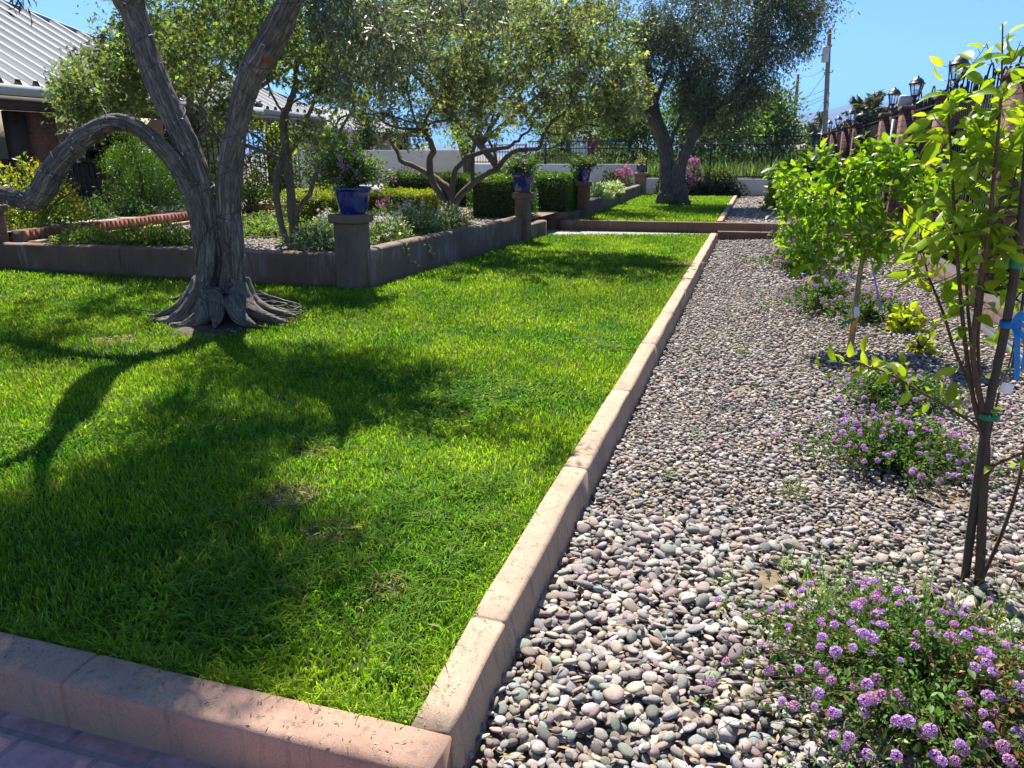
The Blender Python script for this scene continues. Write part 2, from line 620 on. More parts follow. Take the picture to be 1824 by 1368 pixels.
M = dict(
    grass=leaf_mat("grass_blade", 0.5, 0.6, 0.10, (1.15, 1.3, 0.45)),
    olive=leaf_mat("olive_leaf", 0.3, 0.45, 0.4, (1.15, 1.15, 0.6)),
    vitex=leaf_mat("chaste_leaf", 0.5, 0.5, 0.3),
    bright=leaf_mat("glossy_leaf", 0.55, 0.36, 0.4, (1.45, 1.4, 0.3)),
    hedge=leaf_mat("hedge_leaf", 0.4, 0.4, 0.4, (1.2, 1.3, 0.4)),
    lant=leaf_mat("lantana_leaf", 0.35, 0.55, 0.3),
    flower=leaf_mat("purple_petal", 0.35, 0.6, 0.2, (1.1, 0.9, 1.15)),
    soil=plain("dark_soil", (0.07, 0.055, 0.035), 0.95, noise=0.5, nscale=14),
    thatch=plain("lawn_thatch", (0.024, 0.034, 0.007), 0.95, noise=0.5, nscale=9),
    sand=plain("sandy_soil", (0.17, 0.125, 0.08), 0.95, noise=0.4, nscale=30),
    rockbase=plain("rock_bed_base", (0.13, 0.107, 0.085), 0.95, noise=0.5, nscale=30),
    pebble=attr_mat("river_pebble", 0.78, 0.22, 0.35, 110, 0.35),
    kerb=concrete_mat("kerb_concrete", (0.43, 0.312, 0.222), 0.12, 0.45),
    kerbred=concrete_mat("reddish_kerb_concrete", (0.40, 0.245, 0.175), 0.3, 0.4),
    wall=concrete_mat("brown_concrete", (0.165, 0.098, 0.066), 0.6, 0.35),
    wallgrey=concrete_mat("grey_brown_concrete", (0.185, 0.130, 0.100), 0.85, 0.35),
    path=concrete_mat("path_concrete", (0.31, 0.30, 0.285), 0.1, 0.2),
    paver=brick_mat("purple_paver", (0.44, 0.20, 0.18), (0.50, 0.31, 0.30), (0.30, 0.20, 0.19), 0.30, 0.15, 0.012, 0.6, True),
    bark_olive=bark_mat("olive_bark", (0.078, 0.068, 0.058), (0.32, 0.28, 0.235), 46, 6, 0.8, 0.016, 0.32),
    bark_grey=bark_mat("grey_bark", (0.035, 0.028, 0.023), (0.20, 0.165, 0.13), 60, 9),
    bark_tan=bark_mat("tan_bark", (0.12, 0.085, 0.05), (0.38, 0.29, 0.18), 120, 20, 0.4, 0.004),
    twig=bark_mat("twig_bark", (0.035, 0.022, 0.016), (0.13, 0.085, 0.055), 150, 20, 0.4, 0.003),
    stake=bark_mat("stake_wood", (0.03, 0.025, 0.02), (0.10, 0.08, 0.062), 150, 6, 0.5, 0.004),
    brick_red=brick_mat("red_brick", (0.22, 0.072, 0.042), (0.17, 0.058, 0.036), (0.15, 0.10, 0.08), 0.21, 0.085, 0.006, 0.3),
    brick_fence=brick_mat("fence_brick", (0.15, 0.050, 0.034), (0.18, 0.078, 0.055), (0.04, 0.032, 0.03), 0.24, 0.10, 0.011, 0.9),
    brick_tan=brick_mat("pale_brick", (0.17, 0.10, 0.08), (0.13, 0.065, 0.05), (0.05, 0.042, 0.038), 0.24, 0.10, 0.011, 0.9),
    iron=plain("black_iron", (0.012, 0.012, 0.014), 0.4, 0.0, 0.5),
    fence_iron=plain("matt_black_iron", (0.012, 0.012, 0.013), 0.85, 0.0, 0.08),
    dirt=plain("trodden_dirt", (0.085, 0.062, 0.042), 0.95, noise=0.5, nscale=30),
    screen=plain("black_screen", (0.008, 0.010, 0.014), 0.95, 0, 0.05),
    white_wall=plain("white_stucco", (0.78, 0.76, 0.72), 0.9, noise=0.06, nscale=3),
    cream=plain("cream_stucco", (0.78, 0.69, 0.54), 0.9, noise=0.07, nscale=3),
    roof=plain("white_metal_roof", (0.205, 0.22, 0.245), 0.7, 0.0, 0.5),
    fascia=plain("pale_fascia", (0.45, 0.46, 0.47), 0.6),
    beam=plain("dark_brown_beam", (0.045, 0.028, 0.02), 0.7, noise=0.3),
    dark=plain("dark_glass", (0.01, 0.011, 0.013), 0.15),
    blue=plain("blue_glaze", (0.007, 0.013, 0.18), 0.14, 0, 0.6, 0.25, 3, 0.6),
    blue2=plain("lighter_blue_glaze", (0.02, 0.045, 0.22), 0.22, 0, 0.6, 0.25, 3, 0.5),
    pole=plain("weathered_pole", (0.20, 0.155, 0.12), 0.9, noise=0.3, nscale=3),
    grey=plain("galvanised_grey", (0.42, 0.43, 0.45), 0.5, 0.3),
    steel=plain("dull_steel", (0.30, 0.31, 0.33), 0.35, 0.8),
    asphalt=plain("asphalt", (0.10, 0.10, 0.10), 0.9, noise=0.2),
    pave=plain("pale_pavement", (0.62, 0.60, 0.57), 0.9, noise=0.08),
    desert=plain("desert_ground", (0.15, 0.13, 0.095), 0.95, noise=0.25, nscale=0.3),
    mount=plain("mountain_rock", (0.10, 0.095, 0.095), 0.95, noise=0.3, nscale=0.004),
    red=plain("red_paint", (0.32, 0.02, 0.02), 0.6),
    glass=glass_mat("lantern_glass"),
    bulb=plain("candle_sleeve", (0.8, 0.78, 0.72), 0.5),
    green_tape=plain("green_tape", (0.0, 0.16, 0.07), 0.5),
    blue_tape=leaf_mat("blue_tape", 0.4, 0.4, 0.4, (1, 1, 1)),
    purple_tape=plain("purple_tape", (0.32, 0.20, 0.55), 0.5),
    orange_tape=plain("orange_tape", (0.75, 0.26, 0.02), 0.5),
    white_tag=plain("white_tag", (0.75, 0.75, 0.75), 0.5),
    cable=plain("black_cable", (0.012, 0.014, 0.014), 0.5),
    redcap=plain("red_plastic", (0.7, 0.02, 0.02), 0.4),
    minib=plain("clear_bulb", (0.62, 0.64, 0.66), 0.25),
)

M['screen'].node_tree.nodes['Principled BSDF'].inputs['IOR'].default_value = 1.01

# ------------------------------------------------------------------ setting: ground sheets
def sheet(name, pts, z, mat, n=1, kind='structure'):
    mb = MB()
    if n == 1:
        mb.add([(x, y, z) for x, y in pts], np.arange(len(pts))[None])
    else:
        (x0, y0), (x1, y1) = pts
        gx, gy = np.meshgrid(np.linspace(x0, x1, n), np.linspace(y0, y1, n), indexing='ij')
        V = np.stack([gx, gy, np.vectorize(z)(gx, gy)], -1).reshape(-1, 3)
        i, j = np.meshgrid(np.arange(n - 1), np.arange(n - 1), indexing='ij')
        a = (i * n + j).ravel()
        mb.add(V, np.stack([a, a + n, a + n + 1, a + 1], -1))
    o = mb.build(name, mat)
    return tag(o, kind=kind)


sheet("ground", [(-9000, -300), (9000, -300), (9000, 12000), (-9000, 12000)], -0.45, M['desert'])
sheet("lawn", [(-16, 1.7), (-0.82, 1.7), (-0.85, 17.35), (-4.2, 16.3), (-4.45, 8.9), (-16, 8.9)], -0.035, M['thatch'])
sheet("upper_lawn", [(-4.2, 18.2), (-0.84, 18.7), (-0.84, 31.2), (-4.6, 31.2)], 0.10, M['thatch'])
sheet("rock_bed", [(-0.75, 1.3), (2.6, 17.5)], lambda x, y: gz(x) - 0.035, M['rockbase'], 24)
sheet("upper_rock_bed", [(-0.75, 18.6), (2.6, 32.2)], lambda x, y: 0.06 + 0.02 * x, M['rockbase'], 4)
sheet("planter_soil", [(-14, 9), (-4.8, 9), (-4.5, 16.2), (-4.5, 36), (-14, 36)], 0.31, M['sand'])
sheet("garden_path", [(-12, 16.3), (-4.2, 15.8), (-0.9, 17.2), (-0.80, 17.5), (2.45, 17.62), (2.5, 18.9), (-12, 18.5)], -0.10, M['path'])
sheet("paving", [(-8, -2), (3, -2), (3, 1.62), (-8, 1.62)], -0.17, M['paver'])
sheet("field", [(-16, 32.6), (1.9, 32.6), (8, 75), (-30, 75)], 0.25, M['soil'])
sheet("pavement", [(3.2, -5), (7.5, -5), (7.5, 80), (3.2, 80)], -0.20, M['pave'])
sheet("road", [(7.7, -5), (18, -5), (18, 120), (7.7, 120)], -0.30, M['asphalt'])


def sweep(mb, P, zt, zb, half, r=0.025, batter=0.0, joints=(), step=0.12, rough=0.004):
    """wall or kerb along the plan polyline P (x, y); zt/zb per point; rounded arrises, grooves at joints (distance along)"""
    P = np.asarray(P, float)
    d = np.concatenate([[0], np.cumsum(np.linalg.norm(np.diff(P, axis=0), axis=1))])
    L = d[-1]
    zt = np.broadcast_to(np.asarray(zt, float), (len(P),))
    zb = np.broadcast_to(np.asarray(zb, float), (len(P),))
    s = list(np.arange(0, L, step)) + [L]
    for j in joints:
        s = [q for q in s if abs(q - j) > 0.03] + [j - 0.012, j - 0.0045, j - .002, j + .002, j + 0.0045, j + 0.012]
    s = np.array(sorted(q for q in s if 0 <= q <= L))
    x = np.interp(s, d, P[:, 0])
    y = np.interp(s, d, P[:, 1])
    t = unit(np.stack([np.gradient(x), np.gradient(y)], -1))
    nrm = np.stack([t[:, 1], -t[:, 0]], -1)          # to the right of travel
    top = np.interp(s, d, zt)
    bot = np.interp(s, d, zb)
    prof = [(-half, None), (-half, -r * 1.3), (-half + r * .35, -r * .35), (-half + r * 1.2, 0), (0, 0), (half - r * 1.2, 0), (half - r * .35, -r * .35), (half, -r * 1.3), (half + batter, None)]
    k = len(prof)
    groove = np.zeros(len(s))
    for j in joints:
        groove = np.maximum(groove, np.clip(1.6 - np.abs(s - j) / 0.0045, 0, 1) * 0.008)
    V = np.zeros((len(s), k, 3))
    for i, (u, w) in enumerate(prof):
        uu = u - np.sign(u) * groove + rough * (vnoise(np.stack([s, s * 0 + i, s * 0], -1), 3.0) - .5) * 2
        V[:, i, 0] = x + nrm[:, 0] * uu
        V[:, i, 1] = y + nrm[:, 1] * uu
        V[:, i, 2] = bot if w is None else top + w - groove + rough * (vnoise(np.stack([s * 0 + 7, s, s * 0 + i], -1), 2.0) - .5) * 2
    a = np.arange(len(s) - 1)[:, None] * k
    b = np.arange(k - 1)[None]
    F = np.stack([a + b, a + k + b, a + k + b + 1, a + b + 1], -1).reshape(-1, 4)
    mb.add(V.reshape(-1, 3), [F, np.arange(k)[None], (np.arange(k) + (len(s) - 1) * k)[None, ::-1]])


# kerbs ------------------------------------------------------------
mb = MB()
sweep(mb, [(-0.790, 1.738), (-0.808, 2.4), (-0.822, 3.8), (-0.822, 9), (-0.832, 17.35)], 0.0, -0.2, 0.067, 0.015, 0.032, joints=[0.58 + 1.49 * i for i in range(11)])
tag(mb.build("concrete_kerb", M['kerb'], loc=(-0.82, 1.63, 0), smooth=True), "long sunlit tan concrete kerb between the big lawn and the river rocks", "kerb", kind="thing")
mb = MB()
sweep(mb, [(-9, 1.65), (-0.722, 1.652)], 0.003, -0.2, 0.083, 0.017, 0.0, joints=[9 - 2.0 - 1.9 * i for i in range(3)])
tag(mb.build("concrete_kerb", M['kerbred'], loc=(-2, 1.65, 0), smooth=True), "reddish concrete kerb in dappled shade along the front edge of the lawn beside the pavers", "kerb", kind="thing")
mb = MB()
sweep(mb, [(-0.70, 1.50), (2.6, 1.50)], -0.125, -0.3, 0.10, 0.02, 0.0, joints=[1.2])
tag(mb.build("concrete_edging", M['kerb'], loc=(0, 1.5, -.125), smooth=True), "flush strip of concrete edging at the near end of the river rocks", "edging", kind="thing")
mb = MB()
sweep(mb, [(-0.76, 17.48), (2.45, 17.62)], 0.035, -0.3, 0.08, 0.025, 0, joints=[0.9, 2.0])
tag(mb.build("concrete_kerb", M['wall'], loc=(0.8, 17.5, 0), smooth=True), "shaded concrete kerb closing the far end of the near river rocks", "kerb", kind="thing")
mb = MB()
sweep(mb, [(-4.45, 18.15), (2.45, 18.75)], 0.14, -0.3, 0.09, 0.025, 0, joints=[1.6, 3.1, 4.5, 5.6])
tag(mb.build("garden_wall", M['wall'], loc=(-1, 18.4, 0), smooth=True), "long low brown wall crossing behind the path, in front of the upper lawn", "low wall", kind="thing")
mb = MB()
sweep(mb, [(-0.79, 18.75), (-0.79, 31.3)], 0.155, -0.1, 0.065, 0.022, 0.03, joints=[0.75 + 1.5 * i for i in range(8)])
tag(mb.build("concrete_kerb", M['kerb'], loc=(-0.8, 25, 0.1), smooth=True), "distant pale concrete kerb between the upper lawn and the upper rocks", "kerb", kind="thing")
mb = MB()
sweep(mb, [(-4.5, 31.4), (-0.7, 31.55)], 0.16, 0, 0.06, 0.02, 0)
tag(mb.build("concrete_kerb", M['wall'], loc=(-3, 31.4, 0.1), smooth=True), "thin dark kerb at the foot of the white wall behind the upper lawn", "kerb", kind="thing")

# planter walls ------------------------------------------------------------
zl, zr = at(5, 437, 8.8)[2], at(580, 452, 8.8)[2]
mb = MB()
sweep(mb, [(-13.5, 8.93), (-5.06, 8.93)], [zl, zr], -0.15, 0.12, 0.03, 0, joints=[1.5, 3.3, 5.0, 6.6])
tag(mb.build("planter_wall", M['wall'], loc=(-8, 8.9, 0), smooth=True), "long low brown planter wall behind the big twisted olive trunk", "low wall", kind="thing")
mb = MB()
sweep(mb, [(-4.80, 9.0), (-4.76, 11), (-4.62, 13), (-4.50, 14.9)], [.45, .44, .44, .45], -0.15, 0.11, 0.035, 0, joints=[0.95, 2.0, 3.0, 3.9, 4.8])
tag(mb.build("planter_wall", M['wallgrey'], loc=(-4.7, 12, 0), smooth=True), "grey brown planter wall running away between the first two pot pillars", "low wall", kind="thing")
mb = MB()
sweep(mb, [(-4.42, 15.2), (-4.36, 16.3), (-6.2, 16.5)], .27, -0.15, 0.10, 0.03, 0)
tag(mb.build("planter_wall", M['wallgrey'], loc=(-4.4, 15.8, 0), smooth=True), "short low stub of planter wall just beyond the second pot pillar", "low wall", kind="thing")
mb = MB()
sweep(mb, [(-7.0, 18.32), (-4.52, 18.30), (-4.40, 18.38), (-4.25, 19.15)], .30, -0.15, 0.10, 0.03, 0)
tag(mb.build("planter_wall", M['wall'], loc=(-4.5, 18.4, 0), smooth=True), "brown planter wall wrapping the corner under the boxwood hedge block", "low wall", kind="thing")
mb = MB()
sweep(mb, [(-4.15, 19.5), (-4.45, 31.2)], [.50, .50], 0, 0.11, 0.03, 0, joints=[2.5, 5.0, 7.5])
tag(mb.build("planter_wall", M['wallgrey'], loc=(-4.3, 25, 0), smooth=True), "far planter wall beside the upper lawn with silvery shrubs behind", "low wall", kind="thing")


def stone_pillar(x, y, w, ztop, zb, mat, label, depth=None, capw=0.045, caph=0.11):
    depth = depth or w
    r = thing("stone_pillar", label, "pillar", (x, y, zb), "pillars along the planter walls")
    m = MB()
    m.add(*bbox(x - w / 2, x + w / 2, y - depth / 2, y + depth / 2, zb - 0.1, ztop - caph + 0.002, 0.02))
    m.build("shaft", mat, r)
    m = MB()
    m.add(*bbox(x - w / 2 - capw, x + w / 2 + capw, y - depth / 2 - capw, y + depth / 2 + capw, ztop - caph, ztop, 0.022))
    m.build("cap", mat, r)
    return r


stone_pillar(-4.90, 8.93, 0.33, 0.90, 0, M['wallgrey'], "nearest stained concrete pillar holding the largest blue pot of pink flowers", 0.36)
stone_pillar(-4.43, 15.05, 0.27, 0.90, 0, M['wallgrey'], "grey concrete pillar ending the grey planter wall, under a pot with trailing greens")
stone_pillar(-4.12, 19.3, 0.27, 0.98, 0.05, M['wall'], "dark concrete pillar beside the boxwood block at the upper lawn corner")
stone_pillar(-4.42, 31.3, 0.40, 0.93, 0.05, plain("tan_concrete", (0.33, 0.22, 0.13), 0.9, noise=0.2), "sunlit tan concrete pillar farthest away, in front of the white wall")
stone_pillar(-11.0, 8.93, 0.33, 0.90, 0, M['wallgrey'], "concrete pillar cut off by the left border at the end of the planter wall", 0.36)

# brick edged walk by the house ------------------------------------------------------------
mb = MB()
P0, P1 = np.array([-10.62, 9.08]), np.array([-11.0, 17.0])
dirv = (P1 - P0) / np.linalg.norm(P1 - P0)
nv = np.array([dirv[1], -dirv[0]])
Lb = np.linalg.norm(P1 - P0)
k = int(Lb / 0.105)
q = [P0 - nv * .10, P1 - nv * .10, P1 + nv * .10, P0 + nv * .10]
mb.add([(p[0], p[1], z) for z in (.33, .508) for p in q], np.array([(4, 5, 6, 7), (0, 1, 5, 4), (1, 2, 6, 5), (2, 3, 7, 6), (3, 0, 4, 7)]), (.16, .11, .085))
for i in range(k):
    c = P0 + dirv * (i + .5) * 0.105
    w = 0.0475
    q = [c - dirv * w - nv * .11, c + dirv * w - nv * .11, c + dirv * w + nv * .11, c - dirv * w + nv * .11]
    h = 0.52 + 0.004 * rng.standard_normal()
    V = [(p[0], p[1], z) for z in (0.33, h) for p in q]
    cc = np.array([0.25, 0.10, 0.068]) * np.exp(.2 * rng.standard_normal()) * np.array([1, 1 + .1 * rng.standard_normal(), 1 + .1 * rng.standard_normal()])
    mb.add(V, np.array([(3, 2, 1, 0), (4, 5, 6, 7), (0, 1, 5, 4), (1, 2, 6, 5), (2, 3, 7, 6), (3, 0, 4, 7)]), cc)
tag(mb.build("brick_edging", attr_mat("edging_brick", 0.85, 0.3, 0.25, 40, 0.3), loc=(-10.8, 12, .33)), "row of upright red bricks edging the walk in front of the house", "edging", kind="thing")
mb = MB()
sweep(mb, [tuple(P0 + nv * .2), tuple(P1 + nv * .2)], 0.37, 0.2, 0.05, 0.02, 0)
tag(mb.build("concrete_edging", M['kerb'], loc=(-10.6, 12, .33), smooth=True), "pale strip of concrete at the foot of the red brick edging", "edging", kind="thing")
sheet("walk", [(-14.5, 7), (-10.75, 7), (-11.1, 17), (-11.4, 30), (-14.5, 30)], 0.49, M['path'])

# back wall and iron fence ------------------------------------------------------------
YB = 32.4


def boundary(x0, x1, zt, mat, label, th=0.2, zb=-0.2, y=YB):
    m = MB()
    m.add(*bbox(x0, x1, y, y + th, zb, zt, 0.012, 1))
    return tag(m.build("boundary_wall", mat, loc=((x0 + x1) / 2, y, 0)), label, "wall", kind="thing")


boundary(-22, -12.3, 1.80, M['cream'], "tall cream boundary wall behind the chaste tree and hedges")
boundary(-12.297, -4.75, 1.23, M['white_wall'], "white boundary wall of middle height carrying black railings, behind the flower pots")
boundary(-4.747, -4.45, 1.23, M['white_wall'], "white end pier where the boundary wall steps down", 0.26, y=YB - 0.03)
boundary(-4.447, 2.4, 0.70, M['white_wall'], "lowest white boundary wall at the end of the upper rocks")


def rail_fence(x0, x1, zb, zt, label, postx, y=YB + 0.1, gap=0.125):
    r = thing("iron_fence", label, "fence", ((x0 + x1) / 2, y, zb))
    for z in (zb + 0.08, zt - 0.28, zt):
        m = MB()
        m.add(*box(x0, x1, y - .02, y + .02, z - .02, z + .02))
        m.build("rail", M['iron'], r)
    m = MB()
    for x in np.arange(x0 + gap / 2, x1, gap):
        m.add(*box(x - .008, x + .008, y - .008, y + .008, zb + .02, zt - .02))
    m.build("bar_grille", M['iron'], r)
    for x in postx:
        m = MB()
        m.add(*box(x - .03, x + .03, y - .03, y + .03, zb - .05, zt + .05))
        m.build("post", M['iron'], r)


rail_fence(-12.3, -9.4, 1.23, 2.0, "rusty dark railing on the boundary wall seen under the chaste tree limbs", [-12.25, -9.45])
rail_fence(-9.35, -4.5, 1.24, 2.14, "black iron railing on the middle height white wall beyond the pots", [-8.6, -6.6, -4.55])
rail_fence(-4.42, 2.2, 0.71, 2.28, "tall black iron railing on the lowest white wall behind the far olive", [-4.38, -1.9, 0.4, 2.1])

# ------------------------------------------------------------------ street side fence
FX = 2.50
pil_y = [9.35, 12.95, 16.2, 18.8, 24.1, 27.3, 31.6, 35.6]
plab = ["big pale brick fence pillar cut by the right border of the photo",
        "brick fence pillar behind the sapling, under the nearest lantern",
        "brick fence pillar under the middle big lantern, next to a stone block",
        "brick fence pillar under the lantern beside the pale pipe gap",
        "brick fence pillar with a round black cap and no lantern",
        "brick fence pillar under the third smallest lantern",
        "narrow looking brick fence pillar under the second smallest lantern",
        "farthest brick fence pillar where the back railing meets the street fence"]
proto = None
PW = 0.40
for i, y in enumerate(pil_y):
    if proto is None:
        r = thing("brick_pillar", plab[i], "pillar", (FX + .08, y, -0.1), "brick pillars of the street fence")
        m = MB()
        m.add(*box(FX + .08 - PW / 2, FX + .08 + PW / 2, y, y + PW, -0.3, 2.385))
        m.build("shaft", M['brick_fence'], r)
        m = MB()
        m.add(*bbox(FX + .08 - PW / 2 - .03, FX + .08 + PW / 2 + .03, y - .03, y + PW + .03, 2.385, 2.46, .008, 1))
        m.build("cap", M['brick_tan'], r)
        proto = r
    else:
        dup(proto, (FX + .08, y, -0.1), plab[i])

mb = MB()
mb.add(*bbox(FX - .12, FX + .28, 1.0, 17.7, -0.35, 0.20, .012, 1))
tag(mb.build("brick_base_wall", M['brick_tan'], loc=(FX, 9, 0)), "low brick base wall under the near street fence beside the river rocks", "low wall", kind="thing")
mb = MB()
mb.add(*bbox(FX - .12, FX + .28, 18.9, 36, -0.2, 0.32, .012, 1))
tag(mb.build("brick_base_wall", M['brick_tan'], loc=(FX, 27, 0)), "far brick base wall under the street fence beside the upper rocks", "low wall", kind="thing")


def fence_panel(y0, y1, label, screened=True):
    r = thing("iron_railing", label, "fence panel", (FX + .08, (y0 + y1) / 2, .2), "black iron panels of the street fence")
    x = FX + .08
    for z in (0.32, 1.9, 2.36):
        m = MB()
        m.add(*box(x - .02, x + .02, y0, y1, z - .022, z + .022))
        m.build("rail", M['fence_iron'], r)
    m = MB()
    for yy in np.arange(y0 + .06, y1 - .03, .115):
        m.add(*box(x - .010, x + .010, yy - .010, yy + .010, .22, 2.34))
    m.build("bar_grille", M['fence_iron'], r)
    if screened:
        m = MB()
        m.add(*box(x + .030, x + .034, y0, y1, .25, 2.33))
        m.build("mesh_screen", M['screen'], r)
    n = max(2, int(round((y1 - y0) / 0.62)))
    th = np.linspace(0, math.pi, 12)
    fl = np.linspace(-.5 * math.pi, 1.35 * math.pi, 14)
    for i in range(n):
        m = MB()
        c = y0 + (i + .5) * (y1 - y0) / n
        big = i % 2 == 0
        hh, ww = (.30, .15) if big else (.2, .1)
        P = np.stack([th * 0 + x, c + ww * np.cos(th), 2.38 + (hh) * np.sin(th) ** .8], -1)
        V, F, _ = tube(P, .011, 6)
        m.add(V, F)
        for s in (-1, 1):
            rr = .055 if big else .045
            P = np.stack([fl * 0 + x, c + s * (.06 + (rr) * np.cos(fl)), 2.38 + rr + .012 + rr * np.sin(fl)], -1)
            m.add(*tube(P, .012, 5)[:2])
            P = [(x, c + s * .24, 2.36), (x, c + s * .24, 2.52), (x, c + s * .215, 2.56), (x, c + s * .2, 2.52)]
            m.add(*tube(spline(P, 8), .011, 5)[:2])
        m.add(*tube([(x, c, 2.36), (x, c, 2.44), (x, c, 2.5)], [.014, .02, .003], 6)[:2])
        m.build("scroll", M['fence_iron'], r)


fence_panel(6.0, pil_y[0] - .02, "nearest iron panel of the street fence, mostly beyond the right border", False)
fence_panel(pil_y[0] + PW, pil_y[1] - .02, "iron panel with daylight between its bars behind the near sapling", False)
plabels = ["dark screened iron panel right behind the green bushy young tree",
           "narrow dark iron panel between the two big lantern pillars",
           "long dark screened panel between the round capped pillar and the pipe gap",
           "dark screened panel on the far side of the round capped pillar",
           "small looking dark panel between the second and third smallest lanterns",
           "farthest sliver of dark panel by the smallest lantern"]
for i in range(1, 7):
    fence_panel(pil_y[i] + PW, pil_y[i + 1] - .02, plabels[i - 1])


# lanterns ------------------------------------------------------------
def make_lantern(label, loc):
    r = thing("pillar_lantern", label, "lantern", loc, "lanterns on the street fence")
    x, y, z = loc
    m = MB()
    prof = [(0, 0), (.085, 0), (.085, .02), (.05, .035), (.042, .09), (.055, .11), (.036, .125), (.03, .16), (.05, .185), (.085, .205), (.095, .22), (.0, .222)]
    m.add(*lathe(prof, 16, loc))
    m.build("base", M['iron'], r, smooth=False)
    m = MB()
    a = np.linspace(0, 2 * math.pi, 7)[:-1]
    for q in a:
        p0 = (x + .082 * math.cos(q), y + .082 * math.sin(q), z + .215)
        p1 = (x + .135 * math.cos(q), y + .135 * math.sin(q), z + .43)
        m.add(*tube([p0, p1], .0085, 5)[:2])
    m.build("frame", M['iron'], r)
    m = MB()
    V = [(x + .078 * math.cos(q), y + .078 * math.sin(q), z + .222) for q in a] + [(x + .129 * math.cos(q), y + .129 * math.sin(q), z + .428) for q in a]
    m.add(V, np.array([(i, (i + 1) % 6, 6 + (i + 1) % 6, 6 + i) for i in range(6)]))
    m.build("glass", M['glass'], r)
    m = MB()
    for q in (0.4, 2.5, 4.6):
        m.add(*tube([(x + .03 * math.cos(q), y + .03 * math.sin(q), z + .22), (x + .03 * math.cos(q), y + .03 * math.sin(q), z + .34)], .011, 8)[:2])
    m.build("candle_sleeve", M['bulb'], r, smooth=True)
    m = MB()
    prof = [(.0, .43), (.165, .43), (.165, .445), (.145, .46), (.12, .51), (.08, .55), (.035, .568), (.03, .585), (.018, .59), (.018, .605), (.0, .61)]
    m.add(*lathe(prof, 18, loc))
    m.build("roof", M['iron'], r)
    return r


ly = {1: "nearest black lantern, half hidden by the sapling's top leaves", 2: "big black lantern beside the one on its left, seen clear against the sky",
      3: "black lantern left of the big one, over the gap in the fence", 5: "black lantern on the far side of the round black cap",
      6: "second smallest black lantern, on a far fence pillar", 7: "smallest black lantern, beside the foot of the tall utility pole"}
lan = None
for i, lab in ly.items():
    loc = (FX + .08, pil_y[i] + PW / 2, 2.46)
    if lan is None:
        lan = make_lantern(lab, loc)
        lan.scale = (.86, .86, .86)
    else:
        dup(lan, loc, lab, rng.uniform(0, 1)).scale = (.86, .86, .86)
mb = MB()
yc = pil_y[4] + PW / 2
mb.add(*lathe([(.0, 2.74), (.06, 2.74), (.06, 2.71), (.17, 2.68), (.21, 2.58), (.19, 2.5), (.13, 2.46), (0, 2.46)], 18, (FX + .08, yc, 0)))
tag(mb.build("round_cap", M['iron'], loc=(FX + .08, yc, 2.46)), "round black cap sitting on the lampless brick pillar", "cap", kind="thing")
mb = MB()
mb.add(*bbox(FX - .16, FX + .12, pil_y[2] + .30, pil_y[2] + .50, 2.46, 2.66, .02, 1))
tag(mb.build("stone_block", M['grey'], loc=(FX, pil_y[2] + .4, 2.46)), "grey block standing on the brick pillar next to the big lantern", "block", kind="thing")
mb = MB()
mb.add(*tube([(FX - .02, 17.9, -.1), (FX - .02, 17.9, 2.3)], .03, 10)[:2])
tag(mb.build("downpipe", M['grey'], loc=(FX, 17.9, 0)), "pale upright pipe in the gap of the street fence", "pipe", kind="thing")
mb = MB()
for s in (-1, 1):
    mb.add(*box(FX - .32 + s * .03 - .004, FX - .32 + s * .03 + .004, 5.2, 9.6, -.03, .06))
mb.add(*box(FX - .346, FX - .294, 5.2, 9.6, -.036, -.03))
tag(mb.build("steel_channel", M['steel'], loc=(FX - .3, 7.4, 0)), "open steel channel lying along the fence foot behind the sapling", "channel", kind="thing")

# ------------------------------------------------------------------ house
EX, EZ = -13.7, 2.9
house = thing("ranch_house", "low house with white ribbed metal roof and red brick porch columns behind the trees", "house", (-16, 13, 0.3))


def ribbed_roof(parent, ex, ez, y0, y1, pitch, run, period=0.40, hip=True):
    m = MB()
    prof = [(0, 0), (.05, .10), (.15, .10), (.20, 0)]
    ys, hs = [], []
    y = y0
    while y < y1:
        for a, h in prof:
            if y + a * period / .40 < y1:
                ys.append(y + a * period / .40)
                hs.append(h)
        y += period
    ys.append(y1)
    hs.append(0)
    ys, hs = np.array(ys), np.array(hs)
    lim = np.minimum(run, np.maximum(y1 - ys, 0.0)) if hip else np.full(len(ys), run)
    V = np.zeros((len(ys), 2, 3))
    V[:, 0] = np.stack([ex + 0 * ys, ys, ez + hs], -1)
    V[:, 1] = np.stack([ex - lim, ys, ez + lim * pitch + hs], -1)
    a = np.arange(len(ys) - 1) * 2
    m.add(V.reshape(-1, 3), np.stack([a, a + 2, a + 3, a + 1], -1))
    if hip:     # end slope facing away, and the hip capping
        m.add([(ex, y1, ez), (ex - 2 * run, y1, ez), (ex - run, y1 - run, ez + run * pitch)], np.array([[0, 1, 2]]))
        m.add(*tube([(ex, y1, ez + .05), (ex - run, y1 - run, ez + run * pitch + .05)], .06, 6)[:2])
    m.add([(ex - run, y0, ez + run * pitch), (ex - run, y1 - (run if hip else 0), ez + run * pitch), (ex - 2 * run, y1, ez), (ex - 2 * run, y0, ez)], np.array([[0, 1, 2, 3]]))
    o = m.build("roof", M['roof'], parent)
    f = MB()
    f.add(*box(ex - .03, ex + .03, y0, y1, ez - .2, ez - .005))
    f.build("fascia", M['fascia'], o)
    return o


